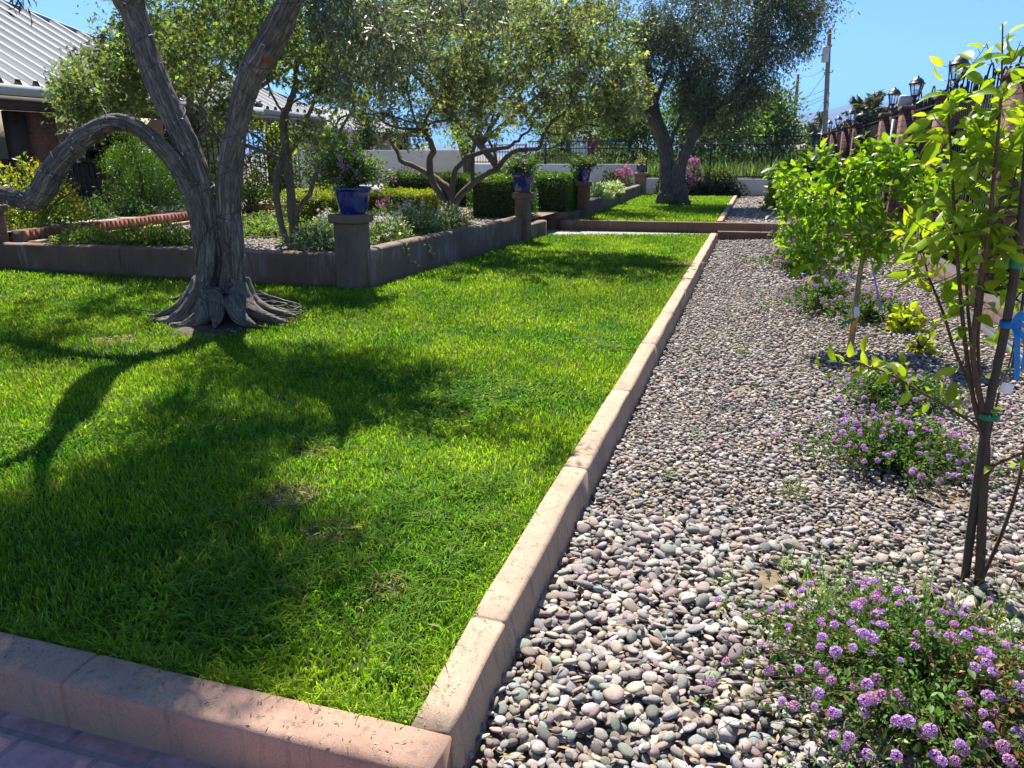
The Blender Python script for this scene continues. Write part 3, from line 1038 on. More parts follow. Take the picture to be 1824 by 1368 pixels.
ribbed_roof(house, EX, EZ, 3, 20.2, 0.53, 7.0)
ribbed_roof(house, EX - .2, EZ - .02, 20.25, 24.0, 0.50, 3.2)
m = MB()
m.add(*box(EX - .35, EX - .1, 3, 23.9, EZ - .46, EZ - .21))
m.build("beam", M['beam'], house)
m = MB()
m.add(*box(-17.2, -16.9, 3, 23.6, 0.2, 3.0))
m.build("wall", M['cream'], house)
m = MB()
m.add(*box(-17.0, EX - .4, 3, 23.6, EZ - .2, EZ - .1))
m.build("porch_ceiling", M['beam'], house)
m = MB()
m.add(*box(-17.0, -13.9, 3, 24, 0.3, 0.5))
m.build("porch_floor", M['path'], house)
for y0 in (11.9, 16.9):
    w = MB()
    w.add(*box(-16.88, -16.84, y0, y0 + 1.6, 1.1, 2.4))
    wo = w.build("window", M['dark'], house)
    f = MB()
    for (a, b, c, d) in ((y0 - .07, y0, 1.03, 2.47), (y0 + 1.6, y0 + 1.67, 1.03, 2.47), (y0, y0 + 1.6, 2.4, 2.47), (y0, y0 + 1.6, 1.03, 1.1), (y0 + .77, y0 + .83, 1.1, 2.4)):
        f.add(*box(-16.9, -16.82, a, b, c, d))
    f.build("frame", M['beam'], wo)
d_ = MB()
d_.add(*box(-16.89, -16.83, 14.6, 15.6, .5, 2.6))
d_.build("door", M['beam'], house)
for y0 in (7.5, 12.85, 17.2, 21.6):
    c = MB()
    c.add(*box(EX - .95, EX - .40, y0, y0 + .55, .3, EZ - .46))
    c.build("column", M['brick_red'], house)
p = MB()
p.add(*box(EX - .62, EX - .45, 12.35, 12.7, .3, EZ - .46))
p.build("post", M['beam'], house)
for (y0, y1) in ((6.0, 12.1), (18.6, 20.2)):
    c = MB()
    c.add(*box(EX - 1.3, EX - 1.2, y0, y1, .4, 2.6))
    c.build("wall_panel", M['cream'], house)
m = MB()
for y in np.arange(12.3, 16.3, .15):
    m.add(*box(EX - .72, EX - .69, y, y + .11, .5, 1.45))
m.add(*box(EX - .75, EX - .66, 12.15, 16.4, 1.45, 1.53))
tag(m.build("wooden_screen", M['beam'], loc=(EX - .7, 14, .5)), "dark slatted wooden porch screen in deep shade under the roof", "screen", kind="thing")

# garden trellis beside the porch column
tr = thing("garden_trellis", "black iron trellis grown with yellow green vine beside the brick porch column", "trellis", (-13.4, 19.3, .4))
m = MB()
for y in np.arange(17.0, 21.5, .22):
    m.add(*box(-13.41, -13.39, y - .012, y + .012, .4, 2.6))
for z in np.arange(.6, 2.7, .4):
    m.add(*box(-13.425, -13.405, 16.9, 21.4, z - .012, z + .012))
m.build("lattice", M['iron'], tr)
m = MB()
P = np.stack([-13.4 + .12 * rng.standard_normal(5200) - .15, rng.uniform(16.9, 21.4, 5200), .45 + 2.1 * rng.beta(1.2, 1.3, 5200)], -1)
keep = vnoise(P, 2.2) > .36
P = P[keep]
inst(m, *OVAL, P, leafR(rng.standard_normal(P.shape) + [0.3, 0, .1]), rng.uniform(.07, .12, len(P)), vary(len(P), (.20, .27, .015), .3))
m.build("vine", M['bright'], tr)

# building beyond the cream wall
ob = thing("outbuilding", "small cream building with a dark window and pale metal roof beyond the boundary wall", "building", (-25, 46, 0))
m = MB()
m.add(*box(-29, -22.6, 44, 50, 0, 2.95))
m.build("wall", M['cream'], ob)
ribbed_roof(ob, -22.3, 3.0, 36, 51, .38, 3.5)
ww_ = at(719, 260, 44.0)
w = MB()
w.add(*box(ww_[0] - .35, ww_[0] + .35, 43.95, 43.99, 1.6, 2.7))
wo = w.build("window", M['dark'], ob)
f = MB()
for a, b, c, d in ((-.42, -.35, 1.53, 2.77), (.35, .42, 1.53, 2.77), (-.35, .35, 2.7, 2.77), (-.35, .35, 1.53, 1.6), (-.02, .02, 1.6, 2.7)):
    f.add(*box(ww_[0] + a, ww_[0] + b, 43.9, 43.97, c, d))
f.build("frame", M['grey'], wo)
m = MB()
m.add(*box(-21.9, -21.2, 37, 44, 0.3, 2.75))
m.build("porch_wall", M['beam'], ob)


def simple_house(name, label, x0, x1, y0, y1, h, wallm, roofm, rise, wins=(), door=None):
    r = thing(name, label, "building", ((x0 + x1) / 2, y0, 0))
    m = MB()
    m.add(*box(x0, x1, y0, y1, -.4, h))
    m.build("wall", wallm, r)
    m = MB()
    o = .5
    xm = (x0 + x1) / 2
    V = [(x0 - o, y0 - o, h - .03), (x1 + o, y0 - o, h - .03), (x1 + o, y1 + o, h - .03), (x0 - o, y1 + o, h - .03), (x0 - o, (y0 + y1) / 2, h + rise), (x1 + o, (y0 + y1) / 2, h + rise)]
    m.add(V, [np.array([(0, 1, 5, 4), (2, 3, 4, 5), (3, 2, 1, 0)]), np.array([(1, 2, 5), (3, 0, 4)])])
    m.build("roof", roofm, r)
    for a, b, c, d in wins:
        m = MB()
        m.add(*box(a, b, y0 - .05, y0 - .01, c, d))
        m.build("window", M['dark'], r)
    if door:
        a, b, c, d = door
        m = MB()
        m.add(*box(a, b, y0 - .06, y0 - .01, c, d))
        m.build("door", M['red'], r)
    return r


simple_house("garage", "white building with dark red doors beyond the railing and the field", -15.6, -9.6, 60, 68, 3.6, M['white_wall'], M['white_wall'], 1.2, [(-15.2, -14.4, 1.6, 2.8)], (-12.6, -11.2, .2, 3.0))
simple_house("street_house", "low pale brown roofed house at the street's end beside the smallest lantern", 1.5, 12, 108, 118, 2.9, M['cream'], plain("brown_shingle", (.30, .2, .15), .9), 1.4, [(4.5, 6, 1, 2.2)])
simple_house("street_house", "small white house across the street behind the far end of the street fence", 18.5, 28, 60, 74, 3.1, M['white_wall'], M['cream'], 1.3, [(20, 21.5, 1, 2.2), (24, 25, 1, 2.2)])
mb = MB()
mb.add(*bbox(18.2, 18.4, -5, 55, -.3, 1.6, .01, 1))
tag(mb.build("block_wall", M['white_wall'], loc=(18.3, 25, -.3)), "pale block wall across the street glimpsed between the fence bars", "wall", kind="thing")

# utility poles ------------------------------------------------------------
a0, a1 = at(1469, 240, 60), at(1477.5, 52, 60)
base = a0 + (a0 - a1) * (a0[2] + .4) / (a1[2] - a0[2])
up_ = thing("utility_pole", "tall leaning wooden utility pole with a grey transformer near its top", "utility pole", base)
m = MB()
P = np.linspace(0, 1, 9)[:, None] * (a1 - base) + base
V, F, bk = tube(P, np.linspace(.20, .14, 9), 10)
m.add(V, F, None, bk)
m.build("shaft", M['pole'], up_, smooth=True)
m = MB()
c = at(1471.5, 97, 59.8)
m.add(*lathe([(0, -.5), (.2, -.5), (.23, -.45), (.23, .4), (.2, .5), (.0, .52)], 14, (c[0] - .05, c[1] - .1, c[2])))
m.build("transformer", M['grey'], up_)
m = MB()
for (px, py, dx) in ((1481, 83, .35), (1466, 124, -.35), (1483, 128, .4), (1468, 132, -.3)):
    q = at(px, py, 60)
    m.add(*tube([q - [dx * .8, 0, .1], q, q + [0, 0, .12]], [.03, .03, .05], 6)[:2])
m.build("bracket", M['iron'], up_)
m = MB()
for (px, py) in ((1475, 172), (1474, 190)):
    q = at(px, py, 59.75)
    m.add(*box(q[0] - .08, q[0] + .08, q[1] - .08, q[1] + .08, q[2] - .25, q[2] + .25))
m.build("meter_box", M['grey'], up_)
b0, b1 = at(1414.5, 230, 75), at(1421.5, 132, 75)
base2 = b0 + (b0 - b1) * (b0[2] + .4) / (b1[2] - b0[2])
p2 = thing("utility_pole", "shorter plain wooden utility pole left of the transformer pole", "utility pole", base2)
m = MB()
P = np.linspace(0, 1, 7)[:, None] * (b1 - base2) + base2
m.add(*tube(P, np.linspace(.17, .13, 7), 10)[:2])
m.build("shaft", M['pole'], p2, smooth=True)
m = MB()
q = at(1428, 140, 75)
m.add(*tube([b1 - [0, 0, .3], q], [.03, .02], 5)[:2])
m.build("bracket", M['iron'], p2)


def wire(A, B, sag, label, group="overhead wires"):
    t = np.linspace(0, 1, 24)[:, None]
    P = A * (1 - t) + B * t
    P[:, 2] -= sag * 4 * (t * (1 - t))[:, 0]
    m = MB()
    m.add(*tube(P, .016, 5)[:2])
    tag(m.build("overhead_wire", M['cable'], loc=tuple(P[0])), label, "wire", group, "thing")


wire(at(1421, 132, 75), at(1467, 124, 60), .3, "wire joining the tops of the two utility poles")
wire(at(1421, 132, 75), at(1200, 160, 95), .3, "wire leaving the short pole towards the far olive crown")
wire(at(1470, 160, 60), at(1300, 192, 90), .5, "upper of the three slack wires running left from the tall pole")
wire(at(1470, 170, 60), at(1300, 206, 90), .5, "middle slack wire running left from the tall pole")
wire(at(1469, 176, 60), at(1240, 240, 110), .6, "lowest long slack wire running left from the tall pole")
wire(at(1469, 178, 60), at(1415, 226, 75), .8, "wire drooping steeply from the tall pole to the short pole's foot")
wire(at(1468, 134, 60), at(1405, 210, 80), .2, "thin straight stay wire slanting down left of the tall pole")

# palms ------------------------------------------------------------


def palm(x, y, zt, hgt, spread, label, n=34, trunk_r=.16, skirt=False):
    r = thing("palm_tree", label, "palm tree", (x, y, -.4))
    m = MB()
    P = np.stack([x + .4 * np.sin(np.linspace(0, 1.4, 8)) - .4 * math.sin(1.4), np.full(8, y), np.linspace(-.4, zt, 8)], -1)
    V, F, bk = tube(P, np.linspace(trunk_r * 1.3, trunk_r, 8), 8)
    m.add(V, F, None, bk)
    m.build("trunk", M['bark_grey'], r, smooth=True)
    m = MB()
    for i in range(n):
        az = rng.uniform(0, 2 * math.pi)
        el = rng.uniform(-.5 if skirt else -.9, 1.35)
        L = spread * rng.uniform(.75, 1.1)
        t = np.linspace(0, 1, 9)
        hx = np.cos(az) * np.cos(el) * t * L
        hy = np.sin(az) * np.cos(el) * t * L
        hz = np.sin(el) * t * L - .55 * L * t * t * abs(np.cos(el))
        C = np.stack([x + hx, y + hy, zt + hz], -1)
        T = unit(np.gradient(C, axis=0))
        S = unit(np.cross(T, [0, 0, 1.0]))
        q = np.repeat(np.arange(1, 9), 8)
        sgn = np.tile([1, -1], len(q) // 2)
        D = unit(T[q] * .8 + S[q] * sgn[:, None] + [0, 0, -.25] + .15 * rng.standard_normal((len(q), 3)))
        inst(m, *LANCE, C[q] - T[q] * rng.uniform(0, .1, (len(q), 1)), leafR(D, .8), np.full(len(q), spread * .34), vary(len(q), (.13, .14, .06) if skirt else (.09, .12, .04), .3))
    m.build("crown", M['olive'], r)
    return r


pA = at(1462, 212, 120)
palm(pA[0], pA[1], pA[2], 6, 1.25, "thin far palm with a small round crown left of the tall pole", 40, .15)
pB = at(1546, 203, 70)
palm(pB[0], pB[1], pB[2] - .3, 5, 2.1, "bushy grey green palm head rising behind the street fence", 70, .3, True)
pC = at(1446, 240, 100)
palm(pC[0], pC[1], pC[2] - .2, 4, 1.6, "low palm head peeping over the end of the back railing", 40, .25, True)

# mountains ------------------------------------------------------------
nx, ny = 220, 26
xs = np.linspace(-6500, 6500, nx)
ys = np.linspace(3000, 5200, ny)
gx, gy = np.meshgrid(xs, ys, indexing='ij')
pp = np.stack([gx.ravel(), gy.ravel() * 0.35, gx.ravel() * 0], -1)
hh = 0
for s, a in ((1 / 900, 1), (1 / 380, .5), (1 / 160, .28), (1 / 70, .12)):
    hh = hh + a * (1 - np.abs(2 * vnoise(pp + 91, s) - 1))
hh = hh.reshape(nx, ny)
prof = np.interp(gx, [-6500, -1500, -60, 70, 190, 270, 400, 495, 640, 900, 2500, 6500], [50, 50, 90, 178, 200, 207, 236, 222, 240, 260, 330, 230])
env = np.sin(np.linspace(0, math.pi, ny)) ** .8
hz_ = prof * env[None] * (0.72 + .22 * hh / 1.2) * 1.05 - 1
m = MB()
i, j = np.meshgrid(np.arange(nx - 1), np.arange(ny - 1), indexing='ij')
a = (i * ny + j).ravel()
m.add(np.stack([gx, gy, hz_ - .45], -1).reshape(-1, 3), np.stack([a, a + ny, a + ny + 1, a + 1], -1))
tag(m.build("mountains", M['mount']), kind='structure')

mb = MB()
mb.add(*box(-9500, 9500, -600, 12600, -2.0, 480))
hm = bpy.data.materials.new("air_haze")
hm.use_nodes = True
t_ = hm.node_tree
t_.nodes.remove(t_.nodes["Principled BSDF"])
pv = t_.nodes.new("ShaderNodeVolumePrincipled")
pv.inputs["Color"].default_value = (0.17, 0.42, 0.92, 1)
pv.inputs["Density"].default_value = 0.00017
pv.inputs["Anisotropy"].default_value = 0.3
t_.links.new(pv.outputs[0], t_.nodes["Material Output"].inputs["Volume"])
HAZE = mb.build("haze", hm)
tag(HAZE, kind="stuff")

# ------------------------------------------------------------------ grass
def lawn1_ok(x, y):
    lim = np.interp(y, [1.6, 2.4, 3.8, 17], [-.856, -.878, -.892, -.898])
    a = (x < lim) & (y > 1.74) & (y < 8.80)
    b = (x < lim) & (x > -4.62 + np.clip(y - 9, 0, 6) * .05) & (y >= 8.8) & (y < 16.25 + (x + 4.2) * .33)
    return a | b


BARE = [(520, 880, .15, .62), (690, 1045, .08, .6), (560, 800, .08, .45), (395, 592, .16, .85), (205, 605, .14, .55), (1215, 468, .25, .45), (590, 945, .08, .5)]
BARE = [(*ground_at(a, b, -.02)[:2], r, s) for a, b, r, s in BARE]
TRB = np.array([-5.13, 6.62])


def blades(mb, x, y, z0, H, Wd, coarse, g, base_col):
    n = len(x)
    h = H * np.exp(.22 * g.standard_normal(n))
    w = Wd * np.exp(.2 * g.standard_normal(n))
    az = g.uniform(0, 2 * math.pi, n)
    lean = np.abs(g.standard_normal(n)) * .34 + .12 + coarse * .45
    wind = np.stack([np.cos(az), np.sin(az), 0 * az], -1)
    fa = az + math.pi / 2 + .6 * g.standard_normal(n)
    side = np.stack([np.cos(fa), np.sin(fa), .15 * g.standard_normal(n)], -1) * w[:, None] * .5
    p0 = np.stack([x, y, z0], -1)
    up = np.array([0, 0, 1.0])
    p1 = p0 + up * (h * .55)[:, None] + wind * (h * lean * .45)[:, None]
    p2 = p0 + up * (h * (1.0 - .35 * np.clip(lean, 0, 1)))[:, None] + wind * (h * lean * 1.35)[:, None]
    V = np.stack([p0 - side, p0 + side, p1 - side * .85, p1 + side * .85, p2], 1)
    a = np.arange(n)[:, None] * 5
    mb.add(V.reshape(-1, 3), [a + np.array([[0, 1, 3, 2]]), a + np.array([[2, 3, 4]])], np.repeat(base_col[:, None, :], 5, 1).reshape(-1, 3))


def grass_col(x, y, g, dead=.035):
    n = len(x)
    P = np.stack([x, y, 0 * x], -1)
    v = vnoise(P + 5, 1.6) * .6 + vnoise(P, 6) * .4
    lo, hi = np.array([.078, .205, .016]), np.array([.275, .375, .026])
    c = lo + (hi - lo) * np.clip(v * 1.5 - .25, 0, 1)[:, None]
    c = c * (.78 + .5 * vnoise(P + 71, .55)[:, None]) * np.exp(.3 * g.standard_normal((n, 1)))
    d = g.random(n) < dead * (1 + 4 * np.clip(vnoise(P + 17, 1.9) - .55, 0, 1))
    c[d] = np.array([.36, .31, .12]) * np.exp(.2 * g.standard_normal((d.sum(), 1)))
    return c


g = np.random.default_rng(21)
mb = MB()
for (d0, d1, dens, Wd, Hh) in ((0, 3.0, 9500, .0062, .037), (3.0, 4.6, 7200, .0064, .038), (4.6, 7, 5600, .0068, .039), (7, 10.5, 3200, .0088, .039), (10.5, 19, 1500, .013, .040)):
    A = 13 * 16
    n = int(A * dens)
    x = g.uniform(-12.2, -.85, n * 11 // 13)
    y = g.uniform(1.74, 17.4, len(x))
    d = np.hypot(x, y)
    k = (d >= d0) & (d < d1) & lawn1_ok(x, y)
    x, y = x[k], y[k]
    k = in_view(np.stack([x, y, 0 * x], -1), 130)
    x, y = x[k], y[k]
    P = np.stack([x, y, 0 * x], -1)
    thin = np.zeros(len(x))
    for bx, by, r, s in BARE:
        q = np.hypot(x - bx, (y - by)) + .12 * (vnoise(P, 9) - .5)
        thin = np.maximum(thin, s * np.clip(1.5 - q / r, 0, 1))
    q = np.hypot((x - TRB[0]) / 1.15, y - TRB[1] + .05)
    thin = np.maximum(thin, np.clip((.54 - q) / .2, 0, 1))
    k = g.random(len(x)) > thin
    x, y, P, thin = x[k], y[k], P[k], thin[k]
    coarse = np.clip(vnoise(P + 31, 1.3) * 3.2 - 1.75, 0, 1) * (d0 < 5)
    edge = np.clip((-.90 - x) / .25, 0, 1)
    tall = .8 + .5 * vnoise(P + 11, 3.5)
    cc = grass_col(x, y, g)
    cc = cc * (1 - .45 * thin[:, None]) + np.array([.25, .22, .09]) * .45 * thin[:, None]
    blades(mb, x, y, np.full(len(x), -.036), Hh * tall * (1 - .35 * thin) * (1 - .15 * coarse), Wd * (1 + 1.0 * coarse), coarse, g, cc)
# a coarser fringe leaning along the kerbs
n = 5200
yk = g.uniform(1.76, 12, n // 2)
x = np.concatenate([np.interp(yk, [1.6, 2.4, 3.8, 17], [-.858, -.880, -.894, -.90]) - np.abs(g.standard_normal(n // 2)) * .03, g.uniform(-3.2, -.87, n // 2)])
y = np.concatenate([yk, 1.745 + np.abs(g.standard_normal(n // 2)) * .03])
blades(mb, x, y, np.full(n, -.034), np.full(n, .05), np.full(n, .005), np.full(n, .5), g, grass_col(x, y, g, .08))
k = 0
while k < 330:      # coarse crabgrass tufts
    px_, py_ = g.uniform(330, 960), g.uniform(720, 1230)
    q = ground_at(px_, py_, -.03)
    if not lawn1_ok(q[0:1] + .13, q[1:2] - .10)[0] or vnoise(q[None] + 44, 1.5)[0] < .42:
        continue
    k += 1
    m_ = 14
    blades(mb, q[0] + .02 * g.standard_normal(m_), q[1] + .02 * g.standard_normal(m_), np.full(m_, -.034), np.full(m_, .07), np.full(m_, .008), np.full(m_, 1.0), g, vary(m_, (.14, .25, .03), .2))
m_ = 520
fx, fy = g.uniform(-8, -.95, m_), 2 + 8 * g.random(m_)
kk = lawn1_ok(fx, fy)
fx, fy = fx[kk], fy[kk]
D = np.stack([g.standard_normal(len(fx)), g.standard_normal(len(fx)), .25 * g.standard_normal(len(fx))], -1)
inst(mb, *OLIVEL, np.stack([fx, fy, np.full(len(fx), .004)], -1), leafR(D, 1.5), g.uniform(.03, .055, len(fx)), vary(len(fx), (.27, .21, .09), .35))
for bx, by, r, s_ in BARE:     # straw over the thin spots
    m_ = int(900 * r)
    a_ = g.uniform(0, 6.28, m_)
    q = r * 1.5 * np.sqrt(g.random(m_))
    D = np.stack([g.standard_normal(m_), g.standard_normal(m_), .15 * np.abs(g.standard_normal(m_))], -1)
    inst(mb, *LANCE, np.stack([bx + q * np.cos(a_), by + q * np.sin(a_), np.full(m_, -.018)], -1), leafR(D, 2), g.uniform(.02, .07, m_), vary(m_, (.34, .28, .13), .3))
tag(mb.build("grass", M['grass']), kind="stuff")
mb = MB()
n = 30000
x = g.uniform(-4.6, -.87, n)
y = g.uniform(18.3, 31.3, n)
k = (y > 18.35 + (x + 4.4) * .1)
k &= np.hypot(x + 2.62, y - 25.6) > .55
x, y = x[k], y[k]
blades(mb, x, y, np.full(len(x), .10), np.full(len(x), .055), np.full(len(x), .019), np.zeros(len(x)), g, grass_col(x, y, g, .02))
tag(mb.build("upper_grass", M['grass']), kind="stuff")
# bare soil patches showing through the turf
mb = MB()
for bx, by, r, s in BARE:
    th = np.linspace(0, 2 * math.pi, 26)[:-1]
    rr = r * .8 * (1 + .3 * np.sin(2 * th + bx * 9) + .15 * np.sin(5 * th))
    mb.add(np.stack([bx + rr * np.cos(th), by + rr * np.sin(th), np.full(25, -.031)], -1), np.arange(25)[None])
th = np.linspace(0, 2 * math.pi, 40)[:-1]
rr = .60 * (1 + .16 * np.sin(3 * th) + .08 * np.sin(7 * th))
rings = [np.stack([TRB[0] + 1.15 * q * rr * np.cos(th), TRB[1] - .02 + q * rr * np.sin(th), np.full(39, zz) + .012 * vnoise(np.stack([q * rr * np.cos(th), q * rr * np.sin(th), 0 * th], -1), 9)], -1) for q, zz in ((1.0, -.045), (.85, -.022), (.6, .012), (.3, .03), (.02, .04))]
for k_ in range(4):
    ii = np.arange(39)
    mb.add(np.vstack([rings[k_], rings[k_ + 1]]), np.stack([ii, (ii + 1) % 39, 39 + (ii + 1) % 39, 39 + ii], -1))
tag(mb.build("bare_soil", M['dirt']), kind="stuff")
# clippings on the kerb tops and in the beds
mb = MB()
n = 900
x = -.823 + g.uniform(-.06, .06, n)
y = 1.75 + 9 * g.random(n) ** 1.6
D = np.stack([g.standard_normal(n), g.standard_normal(n), .05 * g.standard_normal(n)], -1)
inst(mb, *LANCE, np.stack([x, y, np.full(n, .005)], -1), leafR(D, 3), g.uniform(.005, .016, n), vary(n, (.33, .26, .13), .35))
n = 300
x = g.uniform(-3, -.8, n)
y = 1.65 + g.uniform(-.07, .07, n)
D = np.stack([g.standard_normal(n), g.standard_normal(n), .05 * g.standard_normal(n)], -1)
inst(mb, *LANCE, np.stack([x, y, np.full(n, .006)], -1), leafR(D, 3), g.uniform(.005, .022, n), vary(n, (.22, .21, .09), .4))
tag(mb.build("grass_clippings", M['lant']), kind="stuff")

# ------------------------------------------------------------------ river rocks
PAL = np.array([(.22, .19, .175), (.17, .16, .155), (.26, .20, .17), (.19, .125, .11), (.31, .25, .205), (.12, .115, .115), (.17, .185, .165), (.38, .34, .30), (.25, .165, .14), (.075, .07, .07), (.27, .22, .20), (.29, .20, .145), (.15, .095, .085), (.21, .15, .14)])

PALD = ((PAL * .72 + PAL.mean(1, keepdims=True) * np.array([1.05, 1.0, .94]) * .28) * np.array([.95, 1.0, .99]) * .74 + PAL.mean(0) * np.array([1.0, 1.0, .96]) * .26) * 1.20


def pebble_proto(seg, ring, seed):
    gg = np.random.default_rng(seed)
    ph = np.linspace(0, math.pi, ring + 1)
    V = [(0, 0, 1)]
    for p in ph[1:-1]:
        for t in np.linspace(0, 2 * math.pi, seg, endpoint=False):
            V.append((math.sin(p) * math.cos(t), math.sin(p) * math.sin(t), math.cos(p)))
    V.append((0, 0, -1))
    V = np.array(V)
    F3 = [(0, 1 + i, 1 + (i + 1) % seg) for i in range(seg)]
    F4 = []
    for r in range(ring - 2):
        for i in range(seg):
            a, b = 1 + r * seg + i, 1 + r * seg + (i + 1) % seg
            F4.append((a, a + seg, b + seg, b))
    e = len(V) - 1
    s = 1 + (ring - 2) * seg
    F3 += [(e, s + (i + 1) % seg, s + i) for i in range(seg)]
    for _ in range(5):
        d = unit(gg.standard_normal(3))
        V = V * (1 + .11 * gg.standard_normal() * (V @ d)[:, None] + .09 * gg.standard_normal() * ((V @ d) ** 2)[:, None])
    d = unit(gg.standard_normal(3))
    V = V - d * np.maximum((V @ d) - .72, 0)[:, None] * .8
    return V, [np.array(F3), np.array(F4)]


def pebbles(mb, x, y, z, a, g, seg, ring):
    n = len(x)
    kind = g.integers(0, 7, n)
    ab = np.stack([a * g.uniform(.95, 1.25, n), a * g.uniform(.58, .92, n), a * g.uniform(.24, .50, n)], -1)
    R = rz(g.uniform(0, 2 * math.pi, n))
    tilt = unit(np.stack([.34 * g.standard_normal(n), .34 * g.standard_normal(n), np.ones(n)], -1))
    X = unit(R[:, :, 0] - tilt * np.sum(R[:, :, 0] * tilt, -1, keepdims=True))
    R = np.stack([X, np.cross(tilt, X), tilt], -1)
    c = PALD[g.integers(0, len(PAL), n)] * np.exp(.16 * g.standard_normal((n, 1))) * np.exp(.05 * g.standard_normal((n, 3))) * 1.12
    P = np.stack([x, y, z + ab[:, 2] * .5], -1)
    for k in range(7):
        s = kind == k
        TV, TF = pebble_proto(seg, ring, 50 + k)
        inst(mb, TV, TF, P[s], R[s], ab[s], c[s])


def grid_pts(x0, x1, y0, y1, sx, sy, g, jit=.42):
    gx, gy = np.meshgrid(np.arange(x0, x1, sx), np.arange(y0, y1, sy))
    gx = gx + (np.arange(gx.shape[0]) % 2)[:, None] * sx / 2
    gx = gx + sx * jit * g.uniform(-1, 1, gx.shape)
    gy = gy + sy * jit * g.uniform(-1, 1, gy.shape)
    return gx.ravel(), gy.ravel()


SANDY = [(1400, 1035, .13), (1690, 880, .16), (1320, 690, .12), (1380, 1075, .06)]
SANDY = [(*rock_at(a, b)[:2], r) for a, b, r in SANDY]
g = np.random.default_rng(33)
mb = MB()
for (y0, y1, s, amin, amax, seg, ring) in ((1.55, 3.6, .033, .0105, .037, 12, 8), (3.6, 6.5, .030, .010, .025, 10, 6), (6.5, 11, .036, .013, .025, 8, 5), (11, 17.45, .050, .017, .032, 7, 4)):
    for layer in range(2):
        x, y = grid_pts(-.73, 2.42, y0, y1, s * (1 if layer == 0 else 1.7), s * .9 * (1 if layer == 0 else 1.7), g, .48)
        k = (x > -.715) & (x < 2.37) & (y < 17.40) & (y > 1.61)
        x, y = x[k], y[k]
        zz = -.15 + .15 * np.clip((x + .7) / 3.1, 0, 1)
        P = np.stack([x, y, zz], -1)
        k = in_view(P, 110)
        for bx, by, r in SANDY:
            k &= ~((np.hypot(x - bx, (y - by)) + .1 * (vnoise(P, 11) - .5) < r) & (g.random(len(x)) < .72))
        x, y, zz, P = x[k], y[k], zz[k], P[k]
        big = np.clip(vnoise(P + 3, 1.1) * 1.4 - .2, .0, 1)
        a = amin + (amax - amin) * g.beta(1.4, 2.7, len(x)) * (.75 + .5 * big)
        und = .018 * (vnoise(P, 2.3) - .5)
        pebbles(mb, x, y, zz + und - .014 + (.016 if layer else 0) + .005 * g.standard_normal(len(x)), a * (1.12 if layer else 1.0), g, seg, ring)
tag(mb.build("gravel", M['pebble'], smooth=True), kind="stuff")
mb = MB()
x, y = grid_pts(-.70, 2.4, 18.9, 32.3, .10, .09, g, .48)
pebbles(mb, x, y, .055 + .02 * x, g.uniform(.025, .05, len(x)), g, 6, 4)
tag(mb.build("upper_gravel", M['pebble'], smooth=True), kind="stuff")
mb = MB()
for bx, by, r in SANDY:
    th = np.linspace(0, 2 * math.pi, 26)[:-1]
    rr = r * 1.05 * (1 + .25 * np.sin(2 * th + bx * 9))
    mb.add(np.stack([bx + rr * np.cos(th), by + rr * np.sin(th), np.full(25, gz(bx) - .022)], -1), np.arange(25)[None])
tag(mb.build("sandy_patches", M['sand']), kind="stuff")
# pale chips mulching the planter
mb = MB()
n = 15000
x = g.uniform(-12.6, -4.85, n)
y = 9.06 + 7 * g.random(n) ** 1.8
k = (x > -10.35) & in_view(np.stack([x, y, 0 * x + .32], -1), 60)
pebbles(mb, x[k], y[k], np.full(k.sum(), .31), g.uniform(.018, .04, k.sum()), g, 6, 4)
tag(mb.build("planter_gravel", M['pebble'], smooth=True), kind="stuff")
# dry scraps and little sprouts among the rocks
mb = MB()
n = 1700
x = g.uniform(-.65, 2.2, n)
y = 1.7 + 9 * g.random(n) ** 1.5
zz = -.15 + .15 * np.clip((x + .7) / 3.1, 0, 1) + .022
D = np.stack([g.standard_normal(n), g.standard_normal(n), .2 * g.standard_normal(n)], -1)
inst(mb, *LANCE, np.stack([x, y, zz], -1), leafR(D, 2), g.uniform(.015, .05, n), vary(n, (.42, .26, .10), .35))
for (px, py, k) in ((1385, 1130, 60), (1410, 880, 26), (1320, 630, 20), (1400, 1010, 25), (1440, 640, 22), (1190, 845, 20), (1260, 600, 14), (1405, 890, 12), (1290, 1040, 12)):
    P = rock_at(px, py)
    xx = P[0] + .03 * g.standard_normal(k)
    yy = P[1] + .03 * g.standard_normal(k)
    blades(mb, xx, yy, np.full(k, P[2]), np.full(k, .085), np.full(k, .0035), np.full(k, .6), g, vary(k, (.13, .22, .02), .3))
tag(mb.build("rock_bed_litter", M['lant']), kind="stuff")

# ------------------------------------------------------------------ trees: tools
def palmate(k=5, fan=2.2):
    V, F = [], []
    for i in range(k):
        a = (i / (k - 1) - .5) * fan
        L = 1.0 - .35 * abs(i / (k - 1) - .5) * 2
        c, s = math.cos(a), math.sin(a)
        for (x, y, z) in LANCE[0]:
            x *= 1.15
            y = (y * .92 + .08) * L
            V.append((x * c + y * s, -x * s + y * c, z - .10 * y * y))
        F += [(4 * i, 4 * i + 3, 4 * i + 1), (4 * i, 4 * i + 2, 4 * i + 3)]
    return np.array(V), [np.array(F)]


PALM5 = palmate()


